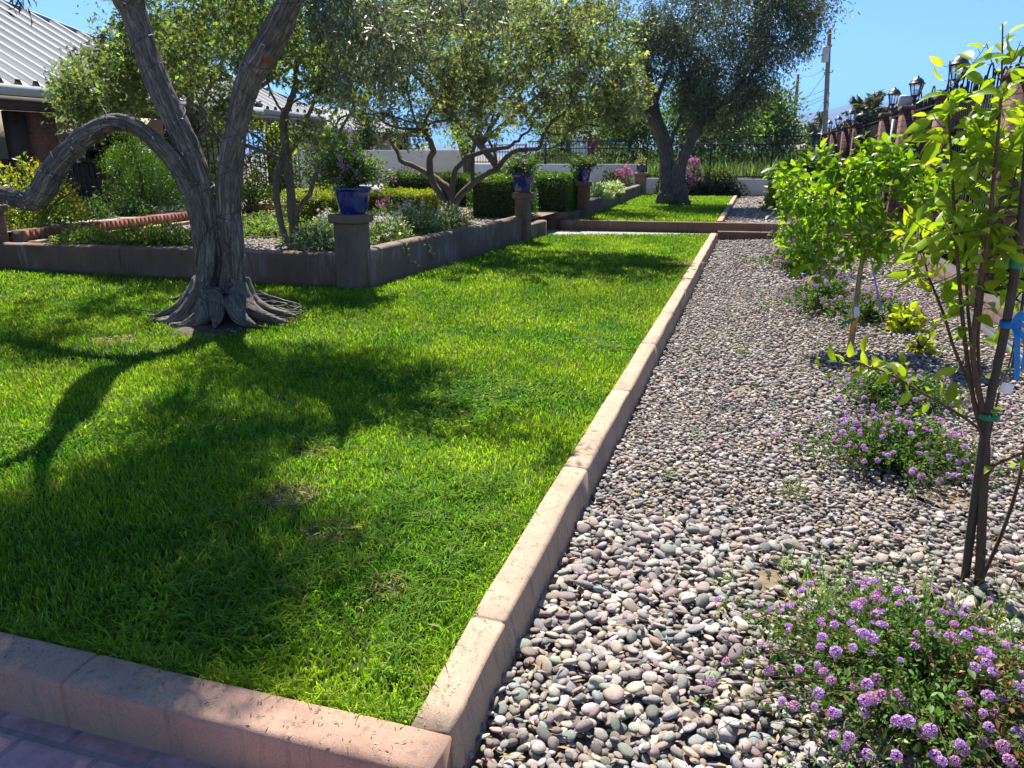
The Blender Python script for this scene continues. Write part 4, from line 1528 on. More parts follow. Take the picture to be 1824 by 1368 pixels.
def px_limb(pts, Ys, rpx, n=18, wob=.0):
    pts = np.asarray(pts, float)
    Ys = np.broadcast_to(np.asarray(Ys, float), (len(pts),)) if np.ndim(Ys) == 0 or len(Ys) == len(pts) else np.linspace(Ys[0], Ys[1], len(pts))
    K = np.array([at(a, b, y) for (a, b), y in zip(pts, Ys)])
    rr = np.asarray(rpx, float)
    rr = rr if len(rr) == len(pts) else np.interp(np.linspace(0, 1, len(pts)), np.linspace(0, 1, len(rr)), rr)
    dep = (K - CAM) @ _fw
    Q = spline(np.column_stack([K, rr * dep / FPX]), n)
    P = Q[:, :3]
    if wob:
        P = P + wob * rng.standard_normal(P.shape) * np.linspace(0, 1, n)[:, None]
    return P, np.maximum(Q[:, 3], .003)


def limb(mb, P, R, n=9, lump=.05):
    V, F, bk = tube(P, R, n, True, lump)
    mb.add(V, F, None, bk + rng.uniform(0, 9, 3) * np.array([0, 0, 1]))


def blob(px, py, rx, ry, Y, dY, n, g=None):
    """points filling a lump of crown: an ellipse of the view with real depth"""
    g = g or rng
    out = []
    while len(out) < n:
        u, v, w = g.uniform(-1, 1, 3)
        if u * u + v * v + w * w < 1:
            out.append(at(px + u * rx, py + v * ry, Y + w * dY))
    return np.array(out)


def ell(c, r, n, g=None):
    g = g or rng
    v = unit(g.standard_normal((n, 3))) * (g.random((n, 1)) ** .4)
    return np.asarray(c) + v * np.asarray(r)


def grow(mbW, mbL, nodes, targets, tmpl, L, col, per, spread, r0=.004, r1=.008, up=.5, droop=.2, cvar=.25, tvar=.2, lift=.15, rmax=.05, tseg=5, wide=1.0, g=None):
    g = g or rng
    nodes = [np.asarray(n) for n in nodes]
    arr = np.array(nodes)
    cap = len(arr) + len(targets) * 3
    buf = np.zeros((cap, 3))
    buf[:len(arr)] = arr
    m = len(arr)
    d0 = np.min(np.linalg.norm(targets[:, None] - arr[None], axis=-1), axis=1)
    for ti in np.argsort(d0):
        T = targets[ti]
        dd = np.linalg.norm(buf[:m] - T, axis=1)
        j = int(np.argmin(dd))
        S = buf[j]
        d = dd[j]
        if d < 1e-3:
            continue
        C = (S + T) / 2 + np.array([0, 0, lift * d]) + .12 * d * g.standard_normal(3)
        t = np.linspace(0, 1, tseg)[:, None]
        P = (1 - t) ** 2 * S + 2 * t * (1 - t) * C + t ** 2 * T
        rr = min(rmax, r0 + r1 * d)
        V, F, bk = tube(P, np.linspace(rr, r0 * .5, tseg), 5, False)
        mbW.add(V, F, None, bk)
        buf[m:m + 3] = P[[tseg // 2, tseg - 2, tseg - 1]]
        m += 3
        k = max(3, int(per * g.uniform(.6, 1.4)))
        u = g.uniform(.25, 1.05, k)
        q = (1 - u)[:, None] ** 2 * S + 2 * (u * (1 - u))[:, None] * C + (u ** 2)[:, None] * T
        q = q + spread * g.standard_normal((k, 3))
        tan = unit(T - C)
        D = unit(tan * .6 + .75 * g.standard_normal((k, 3)) + np.array([0, 0, -droop]))
        cf = np.exp(tvar * g.standard_normal())
        inst(mbL, *tmpl, q, leafR(D, up, g), L * np.exp(.22 * g.standard_normal(k)), vary(k, np.asarray(col) * cf, cvar, .08, g))


# ------------------------------------------------------------------ the big olive in front
def remeshed_trunk(limbs, voxel, disp, name, mat, parent, fine=1.0):
    """unite tapered limbs into one skin and carve furrows that run along them"""
    m = MB()
    for P, R in limbs:
        m.add(*tube(P, R, 14)[:2])
    me = m.mesh("tmp")
    o = bpy.data.objects.new("tmp", me)
    COL.objects.link(o)
    md = o.modifiers.new("r", 'REMESH')
    md.mode = 'VOXEL'
    md.voxel_size = voxel
    sm = o.modifiers.new("s", 'SMOOTH')
    sm.iterations = 4
    sm.factor = .5
    dg = bpy.context.evaluated_depsgraph_get()
    ev = o.evaluated_get(dg)
    me2 = ev.to_mesh()
    V = np.zeros(len(me2.vertices) * 3)
    me2.vertices.foreach_get("co", V)
    V = V.reshape(-1, 3)
    nv = np.zeros(len(V) * 3)
    me2.vertices.foreach_get("normal", nv)
    nv = nv.reshape(-1, 3)
    F4 = np.array([list(p.vertices) for p in me2.polygons if len(p.vertices) == 4])
    F3 = np.array([list(p.vertices) for p in me2.polygons if len(p.vertices) == 3], int).reshape(-1, 3)
    ev.to_mesh_clear()
    bpy.data.objects.remove(o)
    bpy.data.meshes.remove(me)
    S, T, A, Rr, Id = [], [], [], [], []
    for i, (P, R) in enumerate(limbs):
        Q = spline(np.column_stack([P, R]), 60)
        d = np.concatenate([[0], np.cumsum(np.linalg.norm(np.diff(Q[:, :3], axis=0), axis=1))])
        S.append(Q[:, :3]); T.append(unit(np.gradient(Q[:, :3], axis=0))); A.append(d + 7 * i); Rr.append(Q[:, 3]); Id.append(np.full(60, i))
    S, T, A, Rr, Id = map(np.concatenate, (S, T, A, Rr, Id))
    near = np.zeros(len(V), int)
    for s in range(0, len(V), 4000):
        dd = np.linalg.norm(V[s:s + 4000, None] - S[None], axis=-1) - Rr[None]
        near[s:s + 4000] = np.argmin(dd, axis=1)
    t = T[near]
    e1 = unit(np.cross(t, np.array([0.05, 1.0, 0.02])))
    e2 = np.cross(t, e1)
    rel = V - S[near]
    bk = np.stack([np.sum(rel * e1, -1), np.sum(rel * e2, -1), A[near] + np.sum(rel * t, -1) + Id[near] * 3], -1)
    q = bk * np.array([17, 17, 2.4]) * fine
    w = .035 * np.stack([vnoise(bk, 6), vnoise(bk + 40, 6), vnoise(bk + 80, 6)], -1) * 17
    n1 = np.abs(2 * vnoise(q + w, 1) - 1)
    n2 = np.abs(2 * vnoise(bk * np.array([46, 46, 8]) * fine + 13, 1) - 1)
    big = vnoise(bk * np.array([5, 5, 1.2]), 1) - .5
    V = V + nv * (disp * ((n1 - .45) * .9 + (n2 - .4) * .35) + disp * 1.6 * big)[:, None]
    mb = MB()
    mb.add(V, [F4, F3], None, bk)
    return mb.build(name, mat, parent, smooth=True)


OT = thing("olive_tree", "big twisted olive trunk with a looping limb, wound with light strings, on the front lawn", "tree", (TRB[0], TRB[1], 0))
Y1 = 6.6
L_left = px_limb([(376, 545), (376, 480), (370, 410), (357, 330), (340, 280), (318, 230), (276, 134), (241, 34), (212, -60), (200, -190), (192, -330)], [6.55, 6.55, 6.52, 6.5, 6.5, 6.5, 6.55, 6.6, 6.55, 6.45, 6.4], [28, 25, 25, 25, 25.5, 26, 26, 27, 29, 30, 28], 50)
L_right = px_limb([(420, 545), (416, 480), (411, 415), (408, 370), (411, 303), (421, 235), (444, 140), (474, 90), (503, 34), (545, -60), (600, -190)], [6.6, 6.62, 6.62, 6.62, 6.63, 6.65, 6.68, 6.7, 6.7, 6.65, 6.5], [24, 22, 25, 26, 26, 22.5, 26, 29, 28, 25, 19], 44)
L_loop = px_limb([(366, 470), (358, 410), (345, 360), (322, 306), (286, 263), (251, 231), (206, 216), (162, 237), (126, 266), (96, 302), (77, 335), (57, 356), (34, 354), (10, 347), (-30, 338), (-100, 300)],
                 [6.5, 6.45, 6.4, 6.35, 6.3, 6.25, 6.2, 6.15, 6.1, 6.05, 6.0, 6.0, 5.97, 5.95, 5.9, 5.9], [21, 21, 20, 20, 18.5, 18, 18.5, 20, 21.5, 23.5, 25.5, 23, 20, 19, 18, 15], 60)
lobe1 = px_limb([(362, 575), (364, 510), (370, 440), (372, 400)], [6.42, 6.43, 6.45, 6.5], [30, 21, 17, 14], 14)
lobe2 = px_limb([(432, 570), (427, 510), (424, 450), (420, 390)], [6.6, 6.57, 6.58, 6.6], [26, 14, 14, 14], 14)
lobe3 = px_limb([(398, 560), (396, 500), (396, 440)], [6.75, 6.72, 6.7], [32, 27, 26], 14)
lobe4 = px_limb([(404, 560), (401, 510), (402, 455), (396, 410)], [6.5, 6.5, 6.52, 6.55], [14, 10, 9, 9], 14)
roots = [([(368, 505), (345, 545), (318, 568), (288, 584), (268, 592)], [6.45, 6.4, 6.35, 6.3, 6.25], [24, 22, 17, 12, 4]),
         ([(360, 500), (340, 530), (315, 550), (285, 562), (262, 572)], [6.5, 6.5, 6.5, 6.5, 6.5], [22, 18, 12, 8, 3]),
         ([(370, 540), (366, 560), (350, 572), (330, 582), (305, 588)], [6.3, 6.22, 6.2, 6.18, 6.15], [22, 20, 15, 12, 5]),
         ([(380, 520), (384, 545), (386, 565), (380, 585)], [6.36, 6.28, 6.22, 6.15], [20, 19, 15, 5]),
         ([(422, 515), (438, 545), (462, 560), (490, 569), (512, 574)], [6.55, 6.5, 6.45, 6.42, 6.4], [24, 21, 14, 8, 3]),
         ([(428, 500), (446, 530), (470, 546), (500, 557), (528, 563)], [6.65, 6.65, 6.65, 6.62, 6.6], [22, 17, 11, 8, 3]),
         ([(416, 535), (424, 558), (438, 572), (458, 580)], [6.4, 6.3, 6.25, 6.22], [20, 17, 12, 5]),
         ([(420, 480), (440, 515), (470, 528), (505, 538)], [6.9, 7.1, 7.3, 7.5], [13, 10, 7, 3]),
         ([(370, 480), (350, 512), (325, 528), (300, 535)], [6.8, 7.0, 7.2, 7.4], [13, 10, 7, 3])]
rl = [px_limb(a, b, c, 16) for a, b, c in roots]
for P, R in rl:
    P[:, 2] = np.maximum(P[:, 2], -R * .12 + .012 * np.sin(np.linspace(0, 7, len(P))))
burl = px_limb([(360, 535), (370, 526), (384, 530), (394, 545)], [6.32, 6.29, 6.28, 6.3], [9, 14, 14, 9], 10)
slim = lambda L, k: (L[0], L[1] * k)
low = lambda L: (L[0], L[1] * np.where(L[0][:, 2] > 3.0, 1.0, .83))
trunk = remeshed_trunk([low(L_left), low(L_right), slim(L_loop, .84), slim(lobe1, .85), slim(lobe2, .85), slim(lobe3, .78), slim(lobe4, .9), burl] + [slim(q, .86) for q in rl], .011, .019, "trunk", M['bark_olive'], OT)
m = MB()
wound = at(473, 106, 6.56)
m.add(*lathe([(0, .012), (.03, .012), (.045, 0), (.05, -.03)], 12, (0, 0, 0)))
wm = m
# crown: mostly overhead, its shade falls across the lawn
mbW, mbL = MB(), MB()
up_l = [L_left[0][i] for i in range(46, 50)] + [L_right[0][i] for i in range(36, 44)]
lt = L_left[0][-1]
ext = [spline([lt, lt + [0, -.1, .7], lt + [-.25, -.4, 1.7], lt + [-.2, -.8, 2.6]], 16),
       spline([lt, lt + [.15, -.1, .8], lt + [.55, -.2, 1.6], lt + [1.0, -.3, 2.4]], 16),
       spline([L_right[0][-1], (-3.75, 6.6, 4.0), (-4.1, 6.5, 4.8), (-4.5, 6.2, 5.9)], 14),
       spline([L_right[0][-3], (-3.7, 7.0, 3.6), (-4.1, 7.5, 3.8)], 12),
       spline([L_right[0][-4], (-3.5, 6.1, 3.3), (-3.4, 5.9, 3.6)], 12)]
for P in ext:
    limb(mbW, P, np.linspace(.075, .012, len(P)), 8)
    up_l += list(P[2:])
g = np.random.default_rng(8)
T = np.concatenate([
    ell((-4.5, 7.45, 3.6), (1.35, .75, .42), 150, g), ell((-4.6, 6.75, 4.35), (.85, .6, .4), 60, g), ell((-4.5, 6.1, 6.1), (1.15, .9, .7), 180, g),
    ell((-5.1, 5.5, 6.8), (1.05, .85, .7), 150, g), ell((-4.75, 6.5, 5.2), (.5, .5, .4), 40, g), ell((-4.2, 5.3, 7.2), (.9, .8, .6), 90, g), ell((-7.8, 7.9, 4.4), (.9, .7, .5), 40, g), ell((-4.9, 6.2, 6.0), (.8, .7, .5), 60, g), ell((-4.1, 5.9, 6.5), (.5, .5, .4), 40, g), ell((-5.9, 6.3, 6.9), (.7, .7, .5), 50, g)])
grow(mbW, mbL, up_l, T, OLIVEL, .075, (.085, .105, .05), 78, .13, up=.3, droop=.15, g=g)
# sprays hanging into the top of the view
S1 = np.concatenate([blob(640, 40, 85, 70, 6.2, .5, 46, g), blob(720, 60, 70, 60, 6.0, .5, 30, g), blob(610, 150, 60, 45, 6.1, .4, 12, g), blob(690, 135, 40, 55, 6.1, .4, 14, g), blob(840, 10, 90, 32, 5.8, .5, 24, g), blob(560, 20, 30, 40, 6.3, .3, 10, g)])
grow(mbW, mbL, list(ext[2]) + list(ext[4]) + list(L_right[0][-8:]), S1, OLIVEL, .058, (.12, .15, .085), 38, .055, up=.2, droop=.5, lift=.02, g=g)
S2 = blob(22, 2, 26, 22, 4.2, .25, 5, g)
grow(mbW, mbL, [np.array([-3.9, 4.4, 3.1])], S2, LANCE, .055, (.05, .06, .05), 12, .04, droop=.6, lift=.0, g=g)
mbW.build("branches", M['bark_grey'], OT, smooth=True)
mbL.build("crown", M['olive'], OT)
sc = MB()
P = np.array([wound + np.array([.03 * math.cos(a) * (1 + .3 * math.sin(3 * a)), -.02, .035 * math.sin(a) * (1 + .25 * math.cos(2 * a))]) for a in np.linspace(0, 2 * math.pi, 16)[:-1]])
P2 = P + np.array([0, .09, 0])
sc.add(np.vstack([P, P2, [wound + np.array([0, .015, 0])]]), [np.array([(i, (i + 1) % 15, 15 + (i + 1) % 15, 15 + i) for i in range(15)]), np.array([(i, 30, (i + 1) % 15) for i in range(15)])])
sc.build("pruning_scar", plain("fresh_cut_wood", (.20, .075, .03), .8, noise=.5, nscale=40), trunk)

# light strings round the limbs
sl_ = thing("string_lights", "dark fairy light string with clear bulbs wound round the big olive's trunk and limbs", "string lights", (-5.2, 6.5, .3))
m = MB()
bulbs = []
for (P, R), turns, ph in ((L_left, 12, 0), (L_right, -11, 1), (L_right, 7, 3), (L_loop, 19, 2), (L_loop, -13, 4)):
    n = abs(turns) * 22
    Q = spline(np.column_stack([P, R]), n)[int(n * .12):]
    t = unit(np.gradient(Q[:, :3], axis=0))
    e1 = unit(np.cross(t, np.array([.05, 1, .02])))
    e2 = np.cross(t, e1)
    s = np.arange(len(Q)) / n
    a = 2 * math.pi * turns * (s + .035 * np.sin(11 * s + ph) + .012 * np.sin(37 * s + 2 * ph)) + ph
    rr = Q[:, 3] * .84 + .014
    C = Q[:, :3] + (np.cos(a) * rr)[:, None] * e1 + (np.sin(a) * rr)[:, None] * e2
    m.add(*tube(C, .0027, 4)[:2])
    k = 9 if P is L_loop[0] else 14
    for i in range(5, len(C), k):
        bulbs.append((C[i], unit(C[i] - Q[i, :3]) * .6 + .8 * unit(rng.standard_normal(3))))
m.build("wire", M['cable'], sl_)
bulbs = [b for b in bulbs if b[0][1] < 6.62 and in_view(b[0], 10)]
rng.shuffle(bulbs)
bm_ = MB()
bm_.add(*tube([(0, 0, 0), (0, 0, .014), (0, 0, .036)], [.004, .0042, .002], 6)[:2])
bme = bm_.mesh("mini_bulb", M['minib'])
for p, d in bulbs[:95]:
    o = bpy.data.objects.new("mini_bulb", bme)
    o.parent = sl_
    o.location = Vector(p) - sl_.location
    o.rotation_euler = Vector(d).to_track_quat('Z', 'Y').to_euler()
    COL.objects.link(o)
# cable coil at the foot
m = MB()
c0 = np.array([-4.72, 6.95, .0])
for k in range(7):
    a = np.linspace(0, 2 * math.pi * 1.0, 40) + k
    P = np.stack([c0[0] + (.20 + .02 * k) * np.cos(a) + .05 * math.sin(k * 2), c0[1] - .05 + (.14 + .015 * k) * np.sin(a), .02 + .03 * (k % 3) + .05 * (1 + np.sin(a + k)) * .5 + .07 * np.maximum(0, -np.cos(a))], -1)
    m.add(*tube(P, .0065, 6)[:2])
P = spline([(-5.05, 6.3, .33), (-4.9, 6.45, .26), (-4.75, 6.75, .1), (-4.45, 6.8, .02), (-4.3, 6.7, .02)], 24)
m.add(*tube(P, .006, 6)[:2])
tag(m.build("cable_coil", M['cable'], loc=(-4.7, 6.9, 0)), "loose coil of black cable lying by the big olive's roots", "cable")
m = MB()
P = spline([(-5.32, 6.33, .30), (-5.5, 6.4, .12), (-5.7, 6.45, .03), (-6.0, 6.6, .012), (-6.4, 6.7, .01)], 26)
m.add(*tube(P, .006, 6)[:2])
tag(m.build("ground_cable", M['cable'], loc=(-5.7, 6.4, 0)), "single dark cable running into the grass left of the big olive's roots", "cable")

# ------------------------------------------------------------------ chaste tree behind the planter wall
def finish(tree, mbW, mbL, bark, leaf):
    mbW.build("trunk", M[bark], tree, smooth=True)
    mbL.build("crown", M[leaf], tree)


TA = thing("chaste_tree", "many stemmed chaste tree with spreading dark limbs and a wide airy crown above the hedges", "tree", at(808, 362, 14) * [1, 1, 0] + [0, 0, .35])
W_, L_ = MB(), MB()
YA = 14.0
rtA = [(806, 385), (806, 365)]
limbsA = [
    ([(800, 385), (790, 354), (775, 333), (767, 312), (765, 282), (772, 270), (765, 252), (757, 236), (747, 229)], [14, 13.8], [7, 6, 5.5, 3.5], 30),
    ([(812, 385), (798, 338), (785, 325), (773, 315), (759, 307), (736, 295), (716, 288), (708, 272), (696, 252), (684, 238)], [14, 14.6], [7, 5.5, 4.5, 2.5], 30),
    ([(806, 385), (805, 351), (806, 325), (813, 302), (824, 289), (834, 279), (854, 272), (874, 267), (907, 262), (923, 249), (946, 225)], [14, 13.4], [6, 4.5, 4, 2], 30),
    ([(802, 385), (816, 353), (833, 335), (846, 323), (866, 310), (882, 303), (890, 295), (903, 279), (917, 269), (956, 264), (962, 260), (970, 235), (987, 215), (1010, 195), (1024, 171), (1051, 124), (1084, 60)], [14, 14.5], [7, 5.5, 4.5, 3.5, 3, 1.5], 44),
    ([(880, 303), (883, 279), (873, 257), (870, 236), (880, 200)], [14.1, 14.2], [3, 2], 14),
    ([(842, 325), (842, 279), (846, 249), (852, 221), (857, 190), (865, 130), (880, 60)], [14.1, 14.5], [3.8, 1.6], 22),
    ([(757, 236), (767, 220), (798, 214), (816, 219), (842, 246)], [13.8, 14.2], [2.6, 1.6], 14),
    ([(747, 230), (729, 236), (701, 241), (678, 252)], [13.8, 13.5], [2.8, 1.8], 12),
    ([(750, 230), (729, 229), (709, 228), (681, 216), (660, 196), (620, 175), (590, 150)], [13.8, 13.2], [2.8, 1.2], 20),
    ([(752, 230), (762, 205), (790, 165), (820, 130), (840, 80)], [13.8, 13.4], [2.6, 1.2], 16),
    ([(745, 230), (735, 200), (725, 150), (735, 80)], [13.8, 14.4], [2.4, 1.2], 16),
    ([(594, 262), (612, 222), (638, 180), (655, 160), (680, 128), (705, 95)], [12.9, 13.2], [2.8, 1.4], 18),
    ([(594, 262), (600, 218), (622, 205), (670, 203), (720, 214), (760, 222)], [12.9, 13.6], [1.8, 2.0], 18),
    ([(970, 235), (1000, 240), (1040, 222), (1075, 225), (1110, 212)], [14.3, 14], [2, 1], 14),
    ([(1024, 171), (1060, 176), (1100, 180), (1150, 172)], [14.4, 14.2], [1.8, .8], 12),
]
nodesA = []
for pts, Y, r, n in limbsA:
    P, R = px_limb(pts, Y, r, n, .012)
    limb(W_, P, R, 8, .06)
    nodesA += list(P[n // 3:])
g = np.random.default_rng(14)
TT = np.concatenate([
    blob(760, 110, 140, 90, 13.8, 1.6, 95, g), blob(900, 100, 150, 105, 14.0, 1.7, 135, g), blob(1040, 110, 110, 95, 14.2, 1.4, 100, g),
    blob(860, 205, 100, 38, 13.8, 1.2, 26, g), blob(1000, 205, 110, 42, 14.0, 1.2, 40, g), blob(1110, 170, 60, 60, 14.0, .8, 50, g), blob(660, 160, 60, 60, 13.2, 1.0, 16, g),
    blob(800, 10, 200, 60, 13.5, 1.5, 80, g), blob(1020, 0, 110, 50, 14, 1.5, 75, g), blob(700, 60, 90, 60, 13.8, 1.2, 50, g), blob(740, 245, 60, 18, 13.6, .8, 12, g)])
grow(W_, L_, nodesA, TT, PALM5, .064, (.20, .225, .10), 34, .10, r0=.006, r1=.007, up=.5, droop=.25, tvar=.45, g=g)
TT = np.concatenate([blob(670, 185, 75, 60, 13.3, 1.0, 70, g), blob(720, 215, 70, 26, 13.6, .8, 26, g), blob(860, 190, 130, 60, 13.7, 1.2, 40, g)])
grow(W_, L_, nodesA, TT, PALM5, .055, (.19, .20, .08), 6, .07, r0=.007, r1=.006, up=.5, droop=.2, tvar=.4, g=g)
fl = MB()
for (a, b) in ((1000, 105), (890, 160), (955, 215), (1075, 60), (985, 205), (1060, 150), (860, 170), (930, 95), (1020, 62)):
    q = at(a, b, 13.2)
    k = 60
    tt = g.random(k)
    P = q + np.outer(tt, np.array([.05, 0, .22])) + (.03 * (1 - tt))[:, None] * g.standard_normal((k, 3))
    inst(fl, *LANCE, P, leafR(g.standard_normal((k, 3))), np.full(k, .03), vary(k, (.22, .17, .45), .3))
fl.build("flower_spike", M['flower'], TA)
finish(TA, W_, L_, 'bark_grey', 'vitex')

# ------------------------------------------------------------------ tree in the bed left, just behind the olive
TB_ = thing("chaste_tree", "slim tree with a pale bent stem beside a dark straight one, behind the olive trunk", "tree", at(515, 424, 10.3) * [1, 1, 0] + [0, 0, .33])
W_, L_ = MB(), MB()
limbsB = [
    ([(512, 432), (501, 400), (493, 355), (493, 311), (503, 284), (514, 271), (529, 252), (541, 226), (562, 172), (572, 120), (585, 60)], [10.2, 10.6], [6, 5.8, 5.5, 3.5, 1.5], 34),
    ([(531, 246), (520, 226), (503, 197), (484, 168), (470, 120), (460, 50)], [10.3, 10.8], [2.8, 1.4], 18),
    ([(503, 284), (476, 273), (446, 262), (415, 255), (385, 240)], [10.2, 9.8], [4.2, 3], 14),
    ([(501, 281), (482, 262), (447, 237), (416, 212), (370, 168), (296, 111), (240, 80)], [10.2, 10.4], [2.8, 2.4, 1.2], 26),
    ([(525, 432), (523, 398), (518, 349), (512, 292), (506, 235), (505, 212), (514, 187), (524, 159), (530, 110), (520, 40)], [10.35, 10.5], [9, 7.5, 6.5, 5.5, 2.5], 32),
    ([(527, 385), (538, 362), (552, 345), (560, 315), (577, 296), (598, 286), (630, 270)], [10.35, 10.0], [4.6, 4, 2.2], 20),
    ([(416, 300), (405, 262), (380, 220), (356, 185), (330, 120)], [10.6, 10.8], [3.4, 1.6], 18),
    ([(440, 300), (425, 275), (418, 300), (412, 262)], [10.6, 10.6], [2.4, 2], 10),
    ([(415, 330), (416, 300), (398, 262), (350, 190), (300, 150), (230, 150)], [10.7, 11.2], [4, 1.4], 24),
    ([(514, 187), (530, 178), (548, 168), (600, 130)], [10.4, 10.2], [2.4, 1.2], 12),
    ([(385, 250), (340, 200), (270, 185), (190, 180), (120, 190)], [10.8, 11.2], [2.6, 1.0], 24),
]
nodesB = []
for pts, Y, r, n in limbsB:
    P, R = px_limb(pts, Y, r, n, .010)
    limb(W_, P, R, 8, .06)
    nodesB += list(P[n // 3:])
g = np.random.default_rng(15)
TT = np.concatenate([
    blob(185, 150, 95, 75, 11.0, 1.1, 180, g), blob(240, 80, 70, 60, 11.0, .9, 50, g), blob(150, 215, 60, 30, 11, .8, 18, g), blob(290, 90, 110, 90, 10.8, 1.2, 80, g),
    blob(390, 90, 110, 95, 10.6, 1.2, 85, g), blob(520, 80, 110, 90, 10.4, 1.2, 95, g), blob(590, 150, 60, 60, 10.3, .9, 36, g), blob(420, 190, 60, 30, 10.4, .8, 14, g), blob(560, 240, 50, 40, 10.4, .7, 12, g),
    blob(400, -20, 260, 40, 10.6, 1.3, 90, g), ell((-8.4, 9.3, 4.4), (1.5, 1.1, .5), 80, g), ell((-6.2, 10.2, 4.3), (1.0, .8, .5), 40, g), blob(180, 225, 60, 25, 11, .7, 14, g)])
grow(W_, L_, nodesB, TT, PALM5, .066, (.135, .175, .055), 25, .095, r0=.005, up=.5, droop=.3, tvar=.45, g=g)
finish(TB_, W_, L_, 'bark_grey', 'vitex')

# ------------------------------------------------------------------ olive on the upper lawn
TC = thing("olive_tree", "second olive with a V shaped trunk and dark drooping crown on the upper lawn", "tree", (-2.62, 25.6, .1))
W_, L_ = MB(), MB()
YC = 25.6
trC = [px_limb([(1188, 362), (1190, 340), (1189, 305), (1184, 264), (1175, 233), (1163, 200), (1156, 150), (1145, 100), (1125, 40)], [YC, YC + .3], [21, 14, 13, 13, 10, 7], 30),
       px_limb([(1208, 362), (1208, 330), (1212, 298), (1227, 261), (1242, 227), (1250, 210), (1258, 170), (1280, 120)], [YC, YC - .2], [19, 13, 10, 10, 8, 5], 28),
       px_limb([(1184, 345), (1174, 360), (1164, 366)], YC - .1, [13, 8, 3], 8), px_limb([(1212, 345), (1222, 358), (1232, 361)], YC - .1, [12, 7, 3], 8), px_limb([(1195, 345), (1196, 360), (1200, 365)], YC - .3, [14, 10, 5], 8)]
tC = remeshed_trunk(trC, .022, .035, "trunk", M['bark_olive'], TC, .55)
nodesC = list(trC[0][0][18:]) + list(trC[1][0][16:])
for pts, Y, r, n in (([(1192, 262), (1200, 235), (1210, 212), (1225, 150), (1235, 60)], [YC, YC + .8], [5, 3, 1.5], 16), ([(1250, 212), (1275, 195), (1310, 160), (1360, 110), (1420, 60)], [YC - .1, YC - .6], [4.5, 1.5], 20),
                     ([(1250, 212), (1240, 180), (1215, 120), (1200, 60)], [YC - .1, YC - .9], [4, 1.5], 16), ([(1163, 200), (1180, 150), (1200, 100), (1190, 30)], [YC, YC + .6], [4.5, 1.5], 16), ([(1163, 205), (1130, 160), (1115, 90), (1118, 20)], [YC, YC - .4], [4, 1.5], 16)):
    P, R = px_limb(pts, Y, r, n, .03)
    limb(W_, P, R, 7)
    nodesC += list(P[3:])
g = np.random.default_rng(16)
TT = np.concatenate([
    blob(1250, 60, 130, 80, YC, 2.2, 150, g), blob(1380, 50, 70, 75, YC - .3, 1.5, 70, g), blob(1170, 90, 55, 80, YC, 1.6, 70, g), blob(1290, 165, 90, 60, YC, 1.6, 80, g), blob(1235, 150, 60, 70, YC, 1.4, 50, g),
    blob(1340, 150, 45, 45, YC, 1.2, 26, g), blob(1430, 55, 35, 45, YC - .4, 1, 20, g), blob(1445, 10, 60, 30, YC - .5, 1, 16, g), blob(1290, -40, 180, 50, YC, 2, 80, g), blob(1255, 235, 60, 22, YC + .4, .8, 14, g), blob(1150, 180, 30, 30, YC, .8, 10, g)])
grow(W_, L_, nodesC, TT, OLIVEL, .11, (.10, .125, .068), 100, .20, r0=.006, r1=.008, up=.3, droop=.5, tvar=.3, g=g)
W_.build("branches", M['bark_grey'], TC, smooth=True)
L_.build("crown", M['olive'], TC)

# trees beyond the railing ------------------------------------------------------------


def crown_tree(name, label, px, pyb, Y, blobs, col, leaf, n, L, bark='bark_grey', zb=None, group=None, mat='vitex', tmpl=OVAL, trunk_r=.14, seed=1):
    g = np.random.default_rng(seed)
    b = at(px, pyb, Y)
    if zb is not None:
        b[2] = zb
    r = thing(name, label, "tree", b, group)
    W_, L_ = MB(), MB()
    top = at(blobs[0][0], blobs[0][1], Y)
    P = spline([b, b * .6 + top * .4 + [.15, 0, 0], top], 14)
    limb(W_, P, np.linspace(trunk_r, trunk_r * .3, 14), 8)
    nodes = list(P[4:])
    for bl in blobs:
        e = at(bl[0], bl[1], Y + g.uniform(-.5, .5))
        Q = spline([P[6], (P[6] + e) / 2 + [0, 0, .15], e], 10)
        limb(W_, Q, np.linspace(trunk_r * .5, trunk_r * .15, 10), 6)
        nodes += list(Q[2:])
    TT = np.concatenate([blob(a, c, rx, ry, Y, dY, k, g) for a, c, rx, ry, dY, k in blobs])
    grow(W_, L_, nodes, TT, tmpl, L, col, n, L * 2.2, r0=.006, r1=.008, tvar=.35, g=g)
    W_.build("trunk", M[bark], r, smooth=True)
    L_.build("crown", M[mat], r)
    return r


GF = "trees beyond the back railing"
FILL = []
crown_tree("field_tree", "tall rounded tree ending the far tree line beside the short pole", 1350, 262, 44, [(1360, 190, 48, 40, 2.5, 50), (1375, 220, 40, 32, 2, 36), (1330, 210, 40, 40, 2, 34), (1400, 240, 24, 22, 1.5, 16)], (.085, .13, .035), .4, 60, .20, group=GF, seed=41)
crown_tree("field_tree", "light green bushy tree behind the railing just right of the far olive trunk", 1290, 262, 40, [(1290, 215, 50, 36, 2, 50), (1320, 232, 46, 26, 2, 36), (1262, 225, 34, 34, 2, 26)], (.12, .19, .03), .4, 60, .18, group=GF, seed=42)
crown_tree("field_tree", "leafy tree behind the railing between the trunks of the far olive", 1215, 262, 42, [(1210, 215, 34, 42, 2, 40), (1230, 170, 30, 40, 2, 26)], (.09, .15, .035), .4, 60, .18, group=GF, seed=43)
crown_tree("field_tree", "yellow green tree behind the railing left of the far olive trunk", 1120, 262, 40, [(1120, 225, 52, 36, 2, 50), (1090, 205, 40, 40, 2, 36), (1145, 215, 30, 40, 2, 26)], (.12, .19, .035), .4, 60, .18, group=GF, seed=44)
